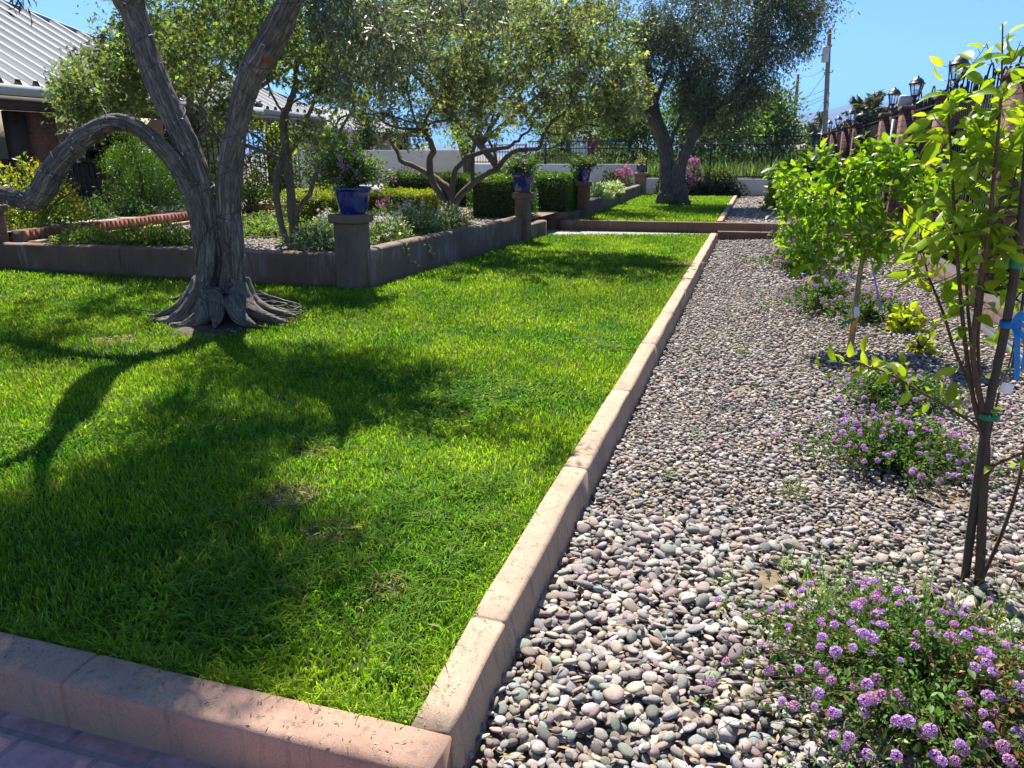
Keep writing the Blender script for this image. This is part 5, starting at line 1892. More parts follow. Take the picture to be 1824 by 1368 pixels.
crown_tree("field_tree", "feathery tree standing in front of the red doors beyond the railing", 1010, 272, 37, [(1000, 215, 50, 38, 2, 44), (1040, 205, 36, 30, 1.5, 24), (970, 225, 36, 34, 1.5, 20)], (.11, .17, .04), .4, 46, .16, group=GF, seed=45)
crown_tree("field_tree", "dark old olive in front of the cream wall behind the hedges", 838, 306, 27, [(800, 195, 80, 45, 1.8, 44), (880, 190, 80, 45, 1.8, 40), (840, 150, 90, 50, 2, 40)], (.08, .11, .05), .4, 60, .13, bark='bark_olive', zb=.3, mat='olive', tmpl=LANCE, trunk_r=.26, seed=46)
crown_tree("field_tree", "bright leafy young tree in front of the cream wall under the chaste tree limbs", 822, 300, 24, [(822, 248, 22, 18, .5, 14), (812, 232, 18, 14, .5, 8)], (.19, .28, .03), .4, 34, .09, zb=.3, trunk_r=.03, seed=47)
crown_tree("cypress_tree", "dark conical evergreen beside the second metal roof", 668, 300, 34, [(655, 232, 15, 20, .5, 22), (650, 262, 22, 26, .6, 30), (642, 205, 8, 10, .4, 8)], (.035, .07, .015), .4, 50, .12, zb=.3, trunk_r=.1, seed=48)
crown_tree("garden_tree", "bright green tree growing against the porch behind the forked trunk", 590, 380, 16, [(585, 260, 45, 40, .9, 44), (560, 310, 35, 40, .7, 26), (600, 330, 30, 34, .7, 22)], (.12, .18, .03), .4, 36, .085, zb=.35, trunk_r=.05, seed=49)
crown_tree("garden_tree", "dense tall tree crown over the house roof behind the olive limbs", 300, 330, 17, [(350, 60, 90, 60, 1.6, 60), (440, 30, 110, 60, 1.8, 70), (250, 60, 70, 50, 1.4, 30), (540, 60, 90, 70, 1.8, 60), (620, 60, 70, 90, 1.8, 50)], (.10, .145, .04), .4, 46, .10, zb=.35, trunk_r=.16, seed=50)
crown_tree("garden_tree", "tall pale green tree crown filling the gap behind the chaste tree", 930, 310, 23, [(700, 90, 110, 100, 2, 70), (850, 70, 110, 100, 2, 70), (970, 100, 100, 90, 2, 60), (1080, 90, 60, 90, 2, 36)], (.10, .15, .045), .4, 56, .12, zb=.35, trunk_r=.16, seed=51)

for i, (px, Y, w, lab) in enumerate(((985, 52, 3.2, "dark thicket beyond the field, left of the red doors"), (1105, 47, 2.6, "dark thicket beyond the field, right of the red doors"), (1175, 47, 2.2, "dark thicket beyond the field, just left of the far olive trunk"), (1235, 47, 2.2, "dark thicket beyond the field, between the far olive limbs"), (1300, 46, 2.2, "dark thicket beyond the field, right of the far olive"), (1372, 46, 2.2, "dark thicket beyond the field, at the foot of the short pole"))):
    q = at(px, 262, Y)
    FILL.append((q[0], Y, w, lab))
# field grass beyond the railing
mb = MB()
g = np.random.default_rng(52)
n = 26000
x = g.uniform(-11, 2, n)
y = 33 + 12 * g.random(n) ** 1.3
blades(mb, x, y, np.full(n, .24), np.full(n, .62) + .45 * vnoise(np.stack([x, y, 0 * x], -1), .7), np.full(n, .05), np.zeros(n), g, vary(n, (.105, .15, .062), .3))
tag(mb.build("field_grass", M['grass']), kind="stuff")


# ------------------------------------------------------------------ shrubs and hedges
def hedge(name, label, x0, x1, y0, y1, z0, z1, n, col, L=.03, mat='hedge', group=None, tipcol=None, seed=0, rough=.05):
    g = np.random.default_rng(seed)
    c = np.array([(x0 + x1) / 2, (y0 + y1) / 2, z0])
    r = thing(name, label, "hedge", c, group)
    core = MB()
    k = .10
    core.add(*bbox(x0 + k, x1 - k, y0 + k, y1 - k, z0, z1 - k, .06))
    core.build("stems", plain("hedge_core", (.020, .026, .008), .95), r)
    dx, dy, dz = x1 - x0, y1 - y0, z1 - z0
    A = np.array([dx * dy * 1.4, dx * dz, dy * dz, dx * dz * .4, dy * dz * .7])
    f = g.choice(5, n, p=A / A.sum())
    u, v = g.random(n), g.random(n)
    P = np.zeros((n, 3))
    Nn = np.zeros((n, 3))
    for i, (pt, nn) in enumerate((((x0 + u * dx, y0 + v * dy, z1 + 0 * u), (0, 0, 1)), ((x0 + u * dx, y0 + 0 * u, z0 + v * dz), (0, -1, 0)), ((x1 + 0 * u, y0 + u * dy, z0 + v * dz), (1, 0, 0)), ((x0 + u * dx, y1 + 0 * u, z0 + v * dz), (0, 1, 0)), ((x0 + 0 * u, y0 + u * dy, z0 + v * dz), (-1, 0, 0)))):
        s = f == i
        P[s] = np.stack(pt, -1)[s]
        Nn[s] = nn
    P += Nn * (rough * (2.4 * (vnoise(P + seed, 4) - .55) + .4 * g.standard_normal(n)) - .02)[:, None] - Nn * (np.abs(g.standard_normal(n)) * .04)[:, None]
    D = unit(Nn * .7 + .8 * g.standard_normal((n, 3)) + [0, 0, .35])
    cc = vary(n, col, .3, .08, g)
    if tipcol is not None:
        young = (f == 0) & (g.random(n) < .8)
        cc[young] = vary(int(young.sum()), tipcol, .25, .08, g)
    m = MB()
    inst(m, *OVAL, P, leafR(D, .4, g), L * np.exp(.2 * g.standard_normal(n)), cc)
    m.build("foliage", M[mat], r)
    return r


hedge("boxwood_hedge", "clipped boxwood block on the raised corner beside the dark pot pillar", -5.35, -4.28, 18.5, 19.9, .28, 1.18, 15000, (.075, .155, .012), .04, tipcol=(.13, .24, .015), seed=61)
hedge("boxwood_hedge", "big rounded boxwood hedge left of the second blue pot", -5.95, -4.72, 15.9, 17.2, .30, 1.17, 15000, (.07, .14, .012), .04, tipcol=(.16, .25, .015), seed=62)
hedge("boxwood_hedge", "long low clipped hedge behind the chaste tree stems", -9.7, -6.6, 19.6, 20.6, .30, 1.12, 17000, (.075, .14, .012), .045, tipcol=(.17, .24, .015), seed=63)
hedge("golden_hedge", "bright golden hedge lit by the sun left of the chaste tree base", -8.25, -6.75, 15.4, 16.6, .31, .86, 14000, (.17, .21, .012), .036, tipcol=(.34, .36, .015), seed=64)
hedge("golden_hedge", "small golden bush between the forked trunk and the largest pot", -8.6, -7.6, 12.9, 13.8, .31, .92, 9000, (.19, .24, .012), .034, tipcol=(.32, .36, .015), seed=65, rough=.12)


def shrub(name, label, c, r3, n, col, L, tmpl=OVAL, mat='vitex', young=None, flowers=0, fcol=(.4, .12, .3), seed=0, cat="shrub", group=None, up=.5, hole=.0, yfrac=.3, fs=.045, fname="blossom"):
    g = np.random.default_rng(seed)
    c = np.asarray(c, float)
    r3 = np.asarray(r3, float)
    r = thing(name, label, cat, c, group)
    W_, L_ = MB(), MB()
    v = unit(g.standard_normal((n, 3)) * [1, 1, .9])
    v[:, 2] = np.abs(v[:, 2]) * 1.0 - .12 * g.random(n)
    rad = g.random(n) ** .33 * (.80 + .5 * (vnoise(v * 2 + seed, 1.6) - .3))
    P = c + v * rad[:, None] * r3
    if hole:
        k = vnoise(P + seed, 3.2 / max(r3.max(), .3)) > hole
        P, v, rad = P[k], v[k], rad[k]
    n = len(P)
    P[:, 2] = np.maximum(P[:, 2], c[2] + .02)
    D = unit(v * .8 + .7 * g.standard_normal((n, 3)) + [0, 0, .3])
    cc = vary(n, col, .3, .08, g)
    if young is not None:
        k = (rad > .75) & (g.random(n) < yfrac)
        cc[k] = vary(int(k.sum()), young, .2, .08, g)
    inst(L_, *tmpl, P, leafR(D, up, g), L * np.exp(.25 * g.standard_normal(n)), cc)
    for i in range(14):
        q = P[g.integers(0, n)]
        W_.add(*tube(spline([c + [.02 * g.standard_normal(), .02 * g.standard_normal(), 0], (c + q) / 2 + [0, 0, .1 * r3[2]], q], 7), np.linspace(.012, .003, 7) * (1 + r3.max()), 5, False)[:2])
    W_.build("stems", M['twig'], r)
    L_.build("foliage", M[mat], r)
    if flowers:
        F_ = MB()
        k = np.argsort(-rad * (v[:, 2] + .6 - .5 * v[:, 1]) + .3 * g.standard_normal(n))[:flowers]
        for q in k:
            m = 9
            pp = P[q] + v[q] * .03 + fs * .45 * g.standard_normal((m, 3))
            inst(F_, *OVAL, pp, leafR(g.standard_normal((m, 3)) + v[q]), np.full(m, fs * .9), vary(m, fcol, .25))
        F_.build(fname, M['flower'], r)
    return r


shrub("photinia_shrub", "sunlit shrub with yellow and reddish leaf tips at the left border under the looping limb", (-11.55, 10.2, .35), (1.15, .9, 1.3), 6500, (.12, .19, .03), .062, mat='bright', young=(.36, .28, .06), seed=71, yfrac=.35)
shrub("juniper_shrub", "dense dark green feathery shrub framed under the looping olive limb", (-12.05, 13.4, .35), (1.0, .9, 2.0), 22000, (.055, .125, .010), .055, tmpl=LANCE, mat='hedge', young=(.15, .23, .012), seed=72, hole=.22)
for i, (px, py, Y, rr, lab) in enumerate(((200, 398, 11.6, .55, "low dark shrub in shade behind the brick edging, left part"), (275, 388, 12.4, .5, "low dark shrub in shade behind the brick edging, under the juniper"), (60, 395, 11, .6, "shaded lower shrub beneath the sunlit reddish one"))):
    c = at(px, py, Y)
    shrub("border_shrub", lab, (c[0] - .5, Y, .45), (rr, .4, .42), 1500, (.045, .09, .025), .06, seed=73 + i)
# ground cover in the planter bed
gc = [(60, 428, 9.6, .5, .26, 1500, (.13, .19, .03), "low green ground cover clump near the left end of the planter"),
      (150, 432, 9.3, .55, .27, 1800, (.11, .17, .03), "low ground cover clump with dry leaves behind the planter wall, second from the left end"),
      (240, 425, 9.5, .6, .32, 2000, (.14, .18, .035), "yellowish ground cover clump left of the big olive trunk"),
      (300, 415, 9.7, .5, .34, 1800, (.12, .18, .035), "leafy ground cover clump partly hidden by the big olive trunk"),
      (460, 395, 11.2, .8, .38, 1900, (.13, .20, .04), "green ground cover around the foot of the forked tree"),
      (560, 400, 10.6, .6, .40, 1500, (.12, .19, .04), "ground cover clump just left of the nearest pillar")]
for i, (px, py, Y, rw, hh_, n, col, lab) in enumerate(gc):
    c = at(px, py, Y)
    shrub("ground_cover", lab, (c[0], Y, .31), (rw, .42, hh_ * 1.15), int(n * 1.2), tuple(q * 1.25 for q in col), .046, seed=80 + i, cat="ground cover", group="ground cover in the planter bed", young=(.30, .30, .05))
gc2 = [((-5.75, 9.75, .33), (.75, .5, .36), 2600, "white flecked ground cover clump right behind the nearest pillar"), ((-5.35, 10.7, .34), (.5, .6, .36), 2400, "white flecked ground cover spilling over the near part of the grey planter wall"),
       ((-5.35, 11.9, .34), (.55, .7, .46), 3200, "tallest white flecked ground cover mound against the grey planter wall"), ((-5.25, 13.1, .34), (.5, .6, .40), 2400, "white flecked ground cover mound at the foot of the chaste tree"), ((-6.4, 11.6, .34), (.8, .7, .42), 2600, "ground cover mound in mid bed behind the white flecked clumps")]
for i, (c, r3, n, lab) in enumerate(gc2):
    shrub("ground_cover", lab, c, r3 if not isinstance(r3, tuple) else (r3[0], r3[1], r3[2] * 1.2), int(n * 1.25), (.15, .215, .075), .042, seed=90 + i, cat="ground cover", group="ground cover in the planter bed", young=(.38, .42, .34), flowers=60, fcol=(.70, .69, .70), fs=.026, yfrac=.25)
tm = MB()
g = np.random.default_rng(97)
for (x, y) in ((-4.68, 9.9), (-4.66, 10.6)):
    P = spline([(x - .15, y, .5), (x + .02, y, .44), (x + .05, y + .1, .25), (x + .06, y + .2, .12)], 14)
    tm.add(*tube(P, .003, 5)[:2], (.05, .07, .02))
    k = 40
    inst(tm, *OVAL, P[g.integers(2, 14, k)] + .035 * g.standard_normal((k, 3)) + [.02, 0, 0], leafR(g.standard_normal((k, 3)) + [.5, 0, -.2]), np.full(k, .04), vary(k, (.09, .16, .03), .3))
tag(tm.build("trailing_vine", M['vitex'], loc=(-4.66, 10, .4)), "wisps of vine trailing down the grey planter wall face", "vine", kind="thing")
# silvery shrubs and flowers by the white wall
for i, (px, py, Y, r3, n, lab) in enumerate(((1075, 342, 22, (.55, .9, .42), 2600, "silvery green shrub nearest the boxwood, over the far planter wall"), (1100, 335, 25, (.55, 1.0, .40), 2400, "silvery green shrub in the middle of the far planter"))):
    c = at(px, py, Y)
    shrub("silver_shrub", lab, (c[0] - .25, Y, .45), r3, n, (.30, .36, .20), .075, seed=101 + i, young=(.5, .55, .38), group="silvery shrubs in the far planter")
shrub("flower_shrub", "pink flowering shrub left of the farthest blue pot by the white wall", (at(1112, 320, 31)[0], 31, .3), (.42, .35, 1.05), 900, (.10, .14, .04), .08, seed=103, flowers=46, fcol=(.62, .16, .38), fs=.08)
shrub("flower_shrub", "pink oleander like shrub right of the far olive trunk against the railing", (at(1232, 330, 31.2)[0], 31.2, .1), (.5, .4, 1.5), 1500, (.06, .09, .03), .09, seed=104, flowers=60, fcol=(.60, .18, .46), fs=.09)
shrub("dark_shrub", "dark rounded evergreen shrub in front of the lowest white wall", (at(1275, 340, 31.3)[0], 31.3, .1), (1.15, .5, 1.15), 5200, (.035, .052, .018), .085, seed=105, young=(.12, .11, .03), yfrac=.15)
shrub("dark_shrub", "small dark leafy plant against the white wall behind the silvery shrubs", (at(1090, 318, 31.2)[0], 31.2, .4), (.55, .35, .75), 900, (.05, .07, .025), .09, seed=106)
shrub("dark_shrub", "narrow dark shrub hugging the white wall left of the far olive trunk", (at(1178, 330, 31.2)[0], 31.2, .1), (.25, .25, .9), 700, (.05, .08, .03), .09, seed=107)
shrub("dark_shrub", "grey purple shrub in front of the cream wall left of the chaste tree stems", (at(715, 308, 22)[0], 22, .4), (.75, .5, .95), 1600, (.09, .09, .085), .06, seed=108)
for i, (x, Y, w, lab) in enumerate(FILL):
    shrub("thicket", lab, (x, Y, .2), (w * 1.15, 1.2, 2.1), 7000, (.06, .095, .028), .19, seed=180 + i, group="thickets beyond the field", cat="thicket")
shrub("citrus_shrub", "upright yellow green shrub at the far end of the upper rocks", (at(1398, 350, 24)[0], 24, .1), (.62, .6, 1.6), 2200, (.17, .26, .02), .10, tmpl=CITRUS, mat='bright', young=(.40, .40, .03), seed=109, hole=.25)
shrub("citrus_shrub", "tall dark green shrub in front of the end of the back railing", (at(1432, 350, 28)[0], 28, .1), (.8, .7, 2.1), 3600, (.05, .10, .02), .11, tmpl=CITRUS, mat='bright', seed=110)
shrub("border_shrub", "leafy shrub with pink flowers between the golden hedge and the largest pot", (at(690, 370, 13)[0], 13, .33), (.5, .4, .55), 1300, (.12, .19, .035), .05, seed=111, flowers=26, fcol=(.5, .18, .36), fs=.04)
shrub("border_shrub", "tall pale leafy shrub behind the largest pot", (at(600, 340, 14)[0], 14, .33), (.55, .5, 1.15), 1900, (.14, .19, .05), .065, seed=112, hole=.3)
shrub("border_shrub", "olive green shrub along the trellis behind the forked tree", (at(450, 370, 15.5)[0], 15.5, .4), (.8, .5, 1.0), 2200, (.16, .21, .03), .07, seed=113, hole=.3)


# ------------------------------------------------------------------ blue pots
def pot(label, c, rt, rb, h, mat, foliage=None, group="blue pots on the pillars"):
    r = thing("potted_plant", label, "potted plant", c, group)
    m = MB()
    prof = [(0, .012), (rb * .98, .012), (rb, .025), (rb * 1.08, h * .15), ((rt + rb) / 2 * 1.05, h * .5), (rt * .98, h * .8), (rt * .985, h * .86), (rt * 1.04, h * .87), (rt * 1.06, h * .93), (rt * 1.04, h * .99), (rt * .98, h), (rt * .92, h * .985), (rt * .88, h * .9)]
    m.add(*lathe(prof, 36, c))
    for a in (0.5, 2.6, 4.7):
        m.add(*bbox(c[0] + rb * .7 * math.cos(a) - .02, c[0] + rb * .7 * math.cos(a) + .02, c[1] + rb * .7 * math.sin(a) - .02, c[1] + rb * .7 * math.sin(a) + .02, c[2] - .003, c[2] + .014, .004, 1))
    m.build("pot", mat, r, smooth=True)
    m = MB()
    m.add(*lathe([(0, h * .9), (rt * .9, h * .88)], 24, c))
    m.build("soil", M['soil'], r)
    return r


def pot_plant(r, c, r3, n, col, L, nfl, fcol, seed, trail=0, fs=.03):
    g = np.random.default_rng(seed)
    c = np.asarray(c)
    W_, L_ = MB(), MB()
    k = max(16, n // 45)
    tip = []
    for i in range(k):
        v = unit(g.standard_normal(3) * [1, 1, .8])
        v[2] = abs(v[2]) - .25 * (i < trail)
        e = c + v * np.asarray(r3) * g.uniform(.6, 1.1) + [0, 0, .05]
        P = spline([c + [.04 * g.standard_normal(), .04 * g.standard_normal(), 0], (c + e) / 2 + [0, 0, .25 * r3[2]], e], 9)
        W_.add(*tube(P, np.linspace(.006, .002, 9), 4, False)[:2])
        tip.append((e, v))
        q = int(n / k)
        pp = P[g.integers(2, 9, q)] + .05 * g.standard_normal((q, 3))
        inst(L_, *OVAL, pp, leafR(v + .9 * g.standard_normal((q, 3)), .4, g), L * np.exp(.25 * g.standard_normal(q)), vary(q, col, .3, .08, g))
    W_.build("stems", M['twig'], r)
    L_.build("foliage", M['vitex'], r)
    if nfl:
        fm = MB()
        for j in range(12):
            d = unit(g.standard_normal(3) + [0, 0, .4])
            inst(fm, *OVAL, np.array([d * fs * .5]), leafR(np.array([d + .3 * g.standard_normal(3)])), np.array([fs * .8]), vary(1, fcol, .2))
        me = fm.mesh("blossom", M['flower'])
        for j in range(nfl):
            e, v = tip[g.integers(0, len(tip))]
            o = bpy.data.objects.new("blossom", me)
            o.parent = r
            o.location = Vector(e + .055 * g.standard_normal(3) + v * .02) - r.location
            o.rotation_euler = (g.uniform(0, 6), g.uniform(-.5, .5), g.uniform(0, 6))
            o.scale = (g.uniform(.7, 1.2),) * 3
            COL.objects.link(o)


pc = np.array([-4.86, 8.93, .905])
r = pot("largest blue glazed pot, full of pink lantana like flowers, on the nearest pillar", pc, .225, .165, .33, M['blue'])
pot_plant(r, pc + [0, 0, .30], (.47, .42, .62), 4300, (.10, .17, .035), .045, 62, (.46, .20, .48), 121, 18, .042)
pc = np.array([-4.43, 15.05, .905])
r = pot("blue glazed pot with trailing dark greens on the grey concrete pillar by the hedge", pc, .215, .16, .36, M['blue'])
pot_plant(r, pc + [0, 0, .33], (.42, .4, .40), 2200, (.07, .12, .035), .05, 12, (.6, .5, .6), 122, 22, .03)
pc = np.array([-4.12, 19.3, .985])
r = pot("dark blue pot with loose greens on the dark pillar beside the boxwood block", pc, .16, .125, .30, M['blue'])
pot_plant(r, pc + [0, 0, .27], (.42, .4, .34), 1500, (.085, .13, .045), .06, 6, (.6, .5, .55), 123, 14, .03)
pc = np.array([-4.42, 31.3, .935])
r = pot("farthest lighter blue pot with a few dry stalks on the tan pillar", pc, .20, .15, .29, M['blue2'])
pot_plant(r, pc + [0, 0, .26], (.22, .2, .30), 260, (.24, .24, .09), .06, 5, (.6, .25, .35), 124, 0, .05)

# ------------------------------------------------------------------ trailing lantana mounds on the rocks
def flower_head(seed, fine=True):
    g = np.random.default_rng(seed)
    m = MB()
    n = 26 if fine else 12
    for i in range(n):
        z = 1 - (i + .5) / n * 1.05
        a = i * 2.39996
        s = math.sqrt(max(0, 1 - z * z))
        d = np.array([s * math.cos(a), s * math.sin(a), z * .75 + .1])
        d = unit(d)
        c = d * np.array([.0165, .0165, .0125]) * g.uniform(.92, 1.1)
        e1 = unit(np.cross(d, [.2, .3, 1.0]))
        e2 = np.cross(d, e1)
        k = 5 if fine else 4
        V = [c - d * .004]
        for j in range(2 * k):
            r_ = .0058 if j % 2 == 0 else .0030
            b = j * math.pi / k + a
            V.append(c + (e1 * math.cos(b) + e2 * math.sin(b)) * r_ * g.uniform(.85, 1.15) + d * .0012 * g.standard_normal())
        col = (np.array([.70, .43, .76]) if i > 5 else np.array([.58, .32, .66])) * (1 if seed % 4 else np.array([.9, .8, .72]))
        col = col * np.exp(.16 * g.standard_normal()) * np.array([1 + .08 * g.standard_normal(), 1, 1])
        m.add(V, np.array([(0, 1 + j, 1 + (j + 1) % (2 * k)) for j in range(2 * k)]), col)
        if fine:
            m.add([c + d * .002 + e1 * .0008, c + d * .002 - e1 * .0008, c + d * .002 + e2 * .001], np.array([(0, 1, 2)]), (.75, .65, .7))
    return m.mesh("flower_head", M['flower'])


HEADS = [flower_head(i) for i in range(4)]
HEADS_S = [flower_head(10 + i, False) for i in range(3)]


def lantana(label, c, r3, n, nh, seed, L=.020, near=True, hs=1.0, dry=0.0, weeds=0, extra=0):
    g = np.random.default_rng(seed)
    c = np.asarray(c, float)
    r3 = np.asarray(r3, float)
    r = thing("lantana_plant", label, "lantana", c, "purple lantana on the river rocks")
    W_, L_ = MB(), MB()
    k = max(30, n // 60)
    tips = []
    for i in range(k):
        a = g.uniform(0, 2 * math.pi)
        q = math.sqrt(g.random())
        h = (1 - q ** 2.2) * .9 + .18
        e = c + np.array([math.cos(a) * q, math.sin(a) * q, 0]) * r3 * (1 + .22 * g.standard_normal()) + np.array([0, 0, r3[2] * h * g.uniform(.75, 1.15)])
        P = spline([c + np.array([.25 * (e - c)[0], .25 * (e - c)[1], .0]), (c + e) / 2 + [0, 0, .2 * r3[2]], e], 9)
        W_.add(*tube(P, np.linspace(.0032, .0012, 9), 4, False)[:2])
        tips.append((e, unit(e - c - np.array([0, 0, -.5 * r3[2]]))))
        q = int(n / k)
        t = g.integers(1, 9, q)
        pp = P[t] + .022 * g.standard_normal((q, 3))
        pp[:, 2] = np.maximum(pp[:, 2], c[2] + .012)
        D = unit(g.standard_normal((q, 3)) + .5 * tips[-1][1] + [0, 0, .15])
        cc = vary(q, (.085, .16, .028), .35, .10, g)
        if dry:
            kk = g.random(q) < dry * (1.6 if e[0] > c[0] + .12 else .4)
            cc[kk] = vary(int(kk.sum()), (.28, .15, .06), .3, .1, g)
        inst(L_, *OVAL, pp, leafR(D, .5, g), L * np.exp(.28 * g.standard_normal(q)), cc)
    if weeds:
        m = MB()
        x = c[0] + g.uniform(-.35, .6, weeds)
        y = c[1] + g.uniform(.10, .62, weeds)
        blades(m, x, y, np.full(weeds, c[2] + .02), np.full(weeds, .22), np.full(weeds, .004), np.full(weeds, .5), g, vary(weeds, (.12, .21, .03), .3))
        m.build("weeds", M['grass'], r)
    W_.build("stems", M['twig'], r)
    L_.build("foliage", M['lant'], r)
    tips = [t for t in tips if t[0][2] > c[2] + .25 * r3[2]] or tips
    tips.sort(key=lambda t: -(t[0][2] - c[2]) / r3[2] - 1.0 * math.hypot((t[0][0] - c[0]) / r3[0], (t[0][1] - c[1]) / r3[1]) + .35 * (t[0][1] - c[1]) / r3[1] + 1.7 * g.random())
    hd = HEADS if near else HEADS_S
    if extra:       # the heads beyond the hundred largest, together
        m = MB()
        for j in range(nh, nh + extra):
            e, v = tips[j % len(tips)]
            me = hd[j % len(hd)]
            A = np.zeros(len(me.vertices) * 3)
            me.vertices.foreach_get("co", A)
            ca = np.zeros(len(me.vertices) * 4)
            me.attributes["Col"].data.foreach_get("color", ca)
            z = unit(v + np.array([0, -.25, .9]) + .35 * g.standard_normal(3))
            x = unit(np.cross([.3, 1, .1], z))
            Rm = np.stack([x, np.cross(z, x), z], -1)
            fs = {}
            for p in me.polygons:
                fs.setdefault(len(p.vertices), []).append(list(p.vertices))
            m.add(A.reshape(-1, 3) * hs * g.uniform(.6, 1.0) @ Rm.T + e + .014 * g.standard_normal(3) + v * .01 + [0, 0, .014], [np.array(f) for f in fs.values()], ca.reshape(-1, 4)[:, :3])
        m.build("blossom", M['flower'], r)["kind"] = "stuff"
    for j in range(nh):
        e, v = tips[j % len(tips)]
        o = bpy.data.objects.new("flower_head", hd[j % len(hd)])
        o.parent = r
        p = e + .014 * g.standard_normal(3) + v * .012 + np.array([0, 0, .016])
        o.location = Vector(p) - r.location
        dd = Vector(unit(v + np.array([0, -.25, .9]) + .35 * g.standard_normal(3)))
        o.rotation_euler = dd.to_track_quat('Z', 'Y').to_euler()
        s = hs * g.uniform(.72, 1.15)
        o.scale = (s, s, s)
        COL.objects.link(o)
    return r


def lc(px, py, dz=0):
    P = rock_at(px, py)
    return np.array([P[0], P[1], gz(P[0]) + dz])


c = lc(1625, 1275)
lantana("nearest and largest purple lantana, with dry leaves and grass in it", (c[0] + .02, c[1] + .06, c[2]), (.52, .56, .24), 19000, 100, 131, .020, True, 1.0, .16, 420, 90)
c = lc(1600, 822)
lantana("purple lantana mound beside the lower stake of the near sapling", (c[0], c[1], c[2]), (.50, .46, .21), 12500, 96, 132, .022, True, .95, .03, 0, 60)
c = lc(1598, 725)
lantana("shaded purple lantana mound behind the yellow low branch of the sapling", (c[0], c[1] + .12, c[2]), (.48, .40, .20), 9000, 70, 133, .023, True, .92, 0, 0, 30)
c = lc(1465, 553)
lantana("lantana mound left of the green bushy young tree's trunk", (c[0], c[1] + .1, c[2]), (.56, .78, .32), 8000, 98, 134, .030, False, 1.3, 0, 0, 60)
c = lc(1563, 575)
lantana("lantana mound right of the green bushy young tree's trunk, under the purple ribbon", (c[0], c[1] + .1, c[2]), (.50, .58, .26), 5500, 80, 135, .030, False, 1.45)
c = lc(1418, 478)
lantana("smaller lantana mound further up the rocks, left of the staked far sapling", (c[0], c[1], c[2]), (.58, .9, .36), 5200, 98, 136, .040, False, 1.8)
c = lc(1412, 432)
lantana("lantana mound against the far shaded kerb", (c[0] + .1, c[1], c[2]), (.50, .8, .38), 3800, 64, 137, .044, False, 1.9)
c = ground_at(1378, 352, .1)
lantana("farthest small lantana on the upper rocks", (c[0], c[1], .08), (.45, .7, .3), 1300, 40, 138, .045, False, 2.2)

# ------------------------------------------------------------------ near sapling with its stake
def px3(pts, Y, r, n=20):
    return px_limb(pts, Y, r, n)


sb = lc(1742, 1040)
YS = sb[1]
SAP = thing("young_tree", "near young tree with big backlit heart shaped leaves, tied to a dark stake", "young tree", sb)
W_ = MB()
stems = [
    ([(1744, 1050), (1748, 960), (1752, 870), (1757, 800), (1752, 740)], [0, .0], [8.5, 7.5, 7, 5], 'main'),
    ([(1750, 768), (1735, 716), (1719, 610), (1706, 470), (1700, 380), (1694, 270), (1689, 180), (1692, 108)], [0, .10], [6, 4.5, 3, 1.3], 'tall'),
    ([(1752, 740), (1739, 672), (1733, 616), (1746, 505), (1760, 420), (1772, 300), (1781, 200), (1785, 110), (1786, 42)], [0, -.05], [7, 6, 5, 3, 1.2], 'tall'),
    ([(1740, 690), (1728, 591), (1722, 513), (1721, 380), (1728, 300), (1740, 230)], [0, .22], [4.5, 3, 1.2], 'tall'),
    ([(1745, 670), (1742, 602), (1749, 535), (1757, 470), (1790, 380), (1812, 290), (1818, 190)], [0, .15], [4, 3, 1.2], 'tall'),
    ([(1752, 768), (1729, 691), (1700, 622), (1682, 564), (1664, 517), (1652, 485), (1641, 431), (1639, 396)], [0, .25], [4, 3, 1.3], 'left'),
    ([(1750, 790), (1740, 761), (1685, 724), (1641, 699), (1597, 673), (1565, 658), (1530, 648), (1490, 632)], [0, -.15], [4, 2.5, 1.0], 'low'),
    ([(1755, 850), (1769, 830), (1802, 815), (1840, 800)], [0, -.05], [6, 4, 3], 'right'),
    ([(1744, 1042), (1784, 951), (1809, 878), (1822, 820), (1830, 760)], [.02, .1], [4.5, 4, 3], 'bare'),
    ([(1803, 655), (1814, 597), (1822, 530), (1830, 430), (1826, 300), (1830, 180)], [.1, .1], [4, 3, 2], 'tall'),
    ([(1757, 800), (1780, 700), (1800, 640), (1815, 560)], [.03, .1], [3, 1.5], 'side'),
]
g = np.random.default_rng(141)
SL, LD, LP, LC, LSz = [], [], [], [], []
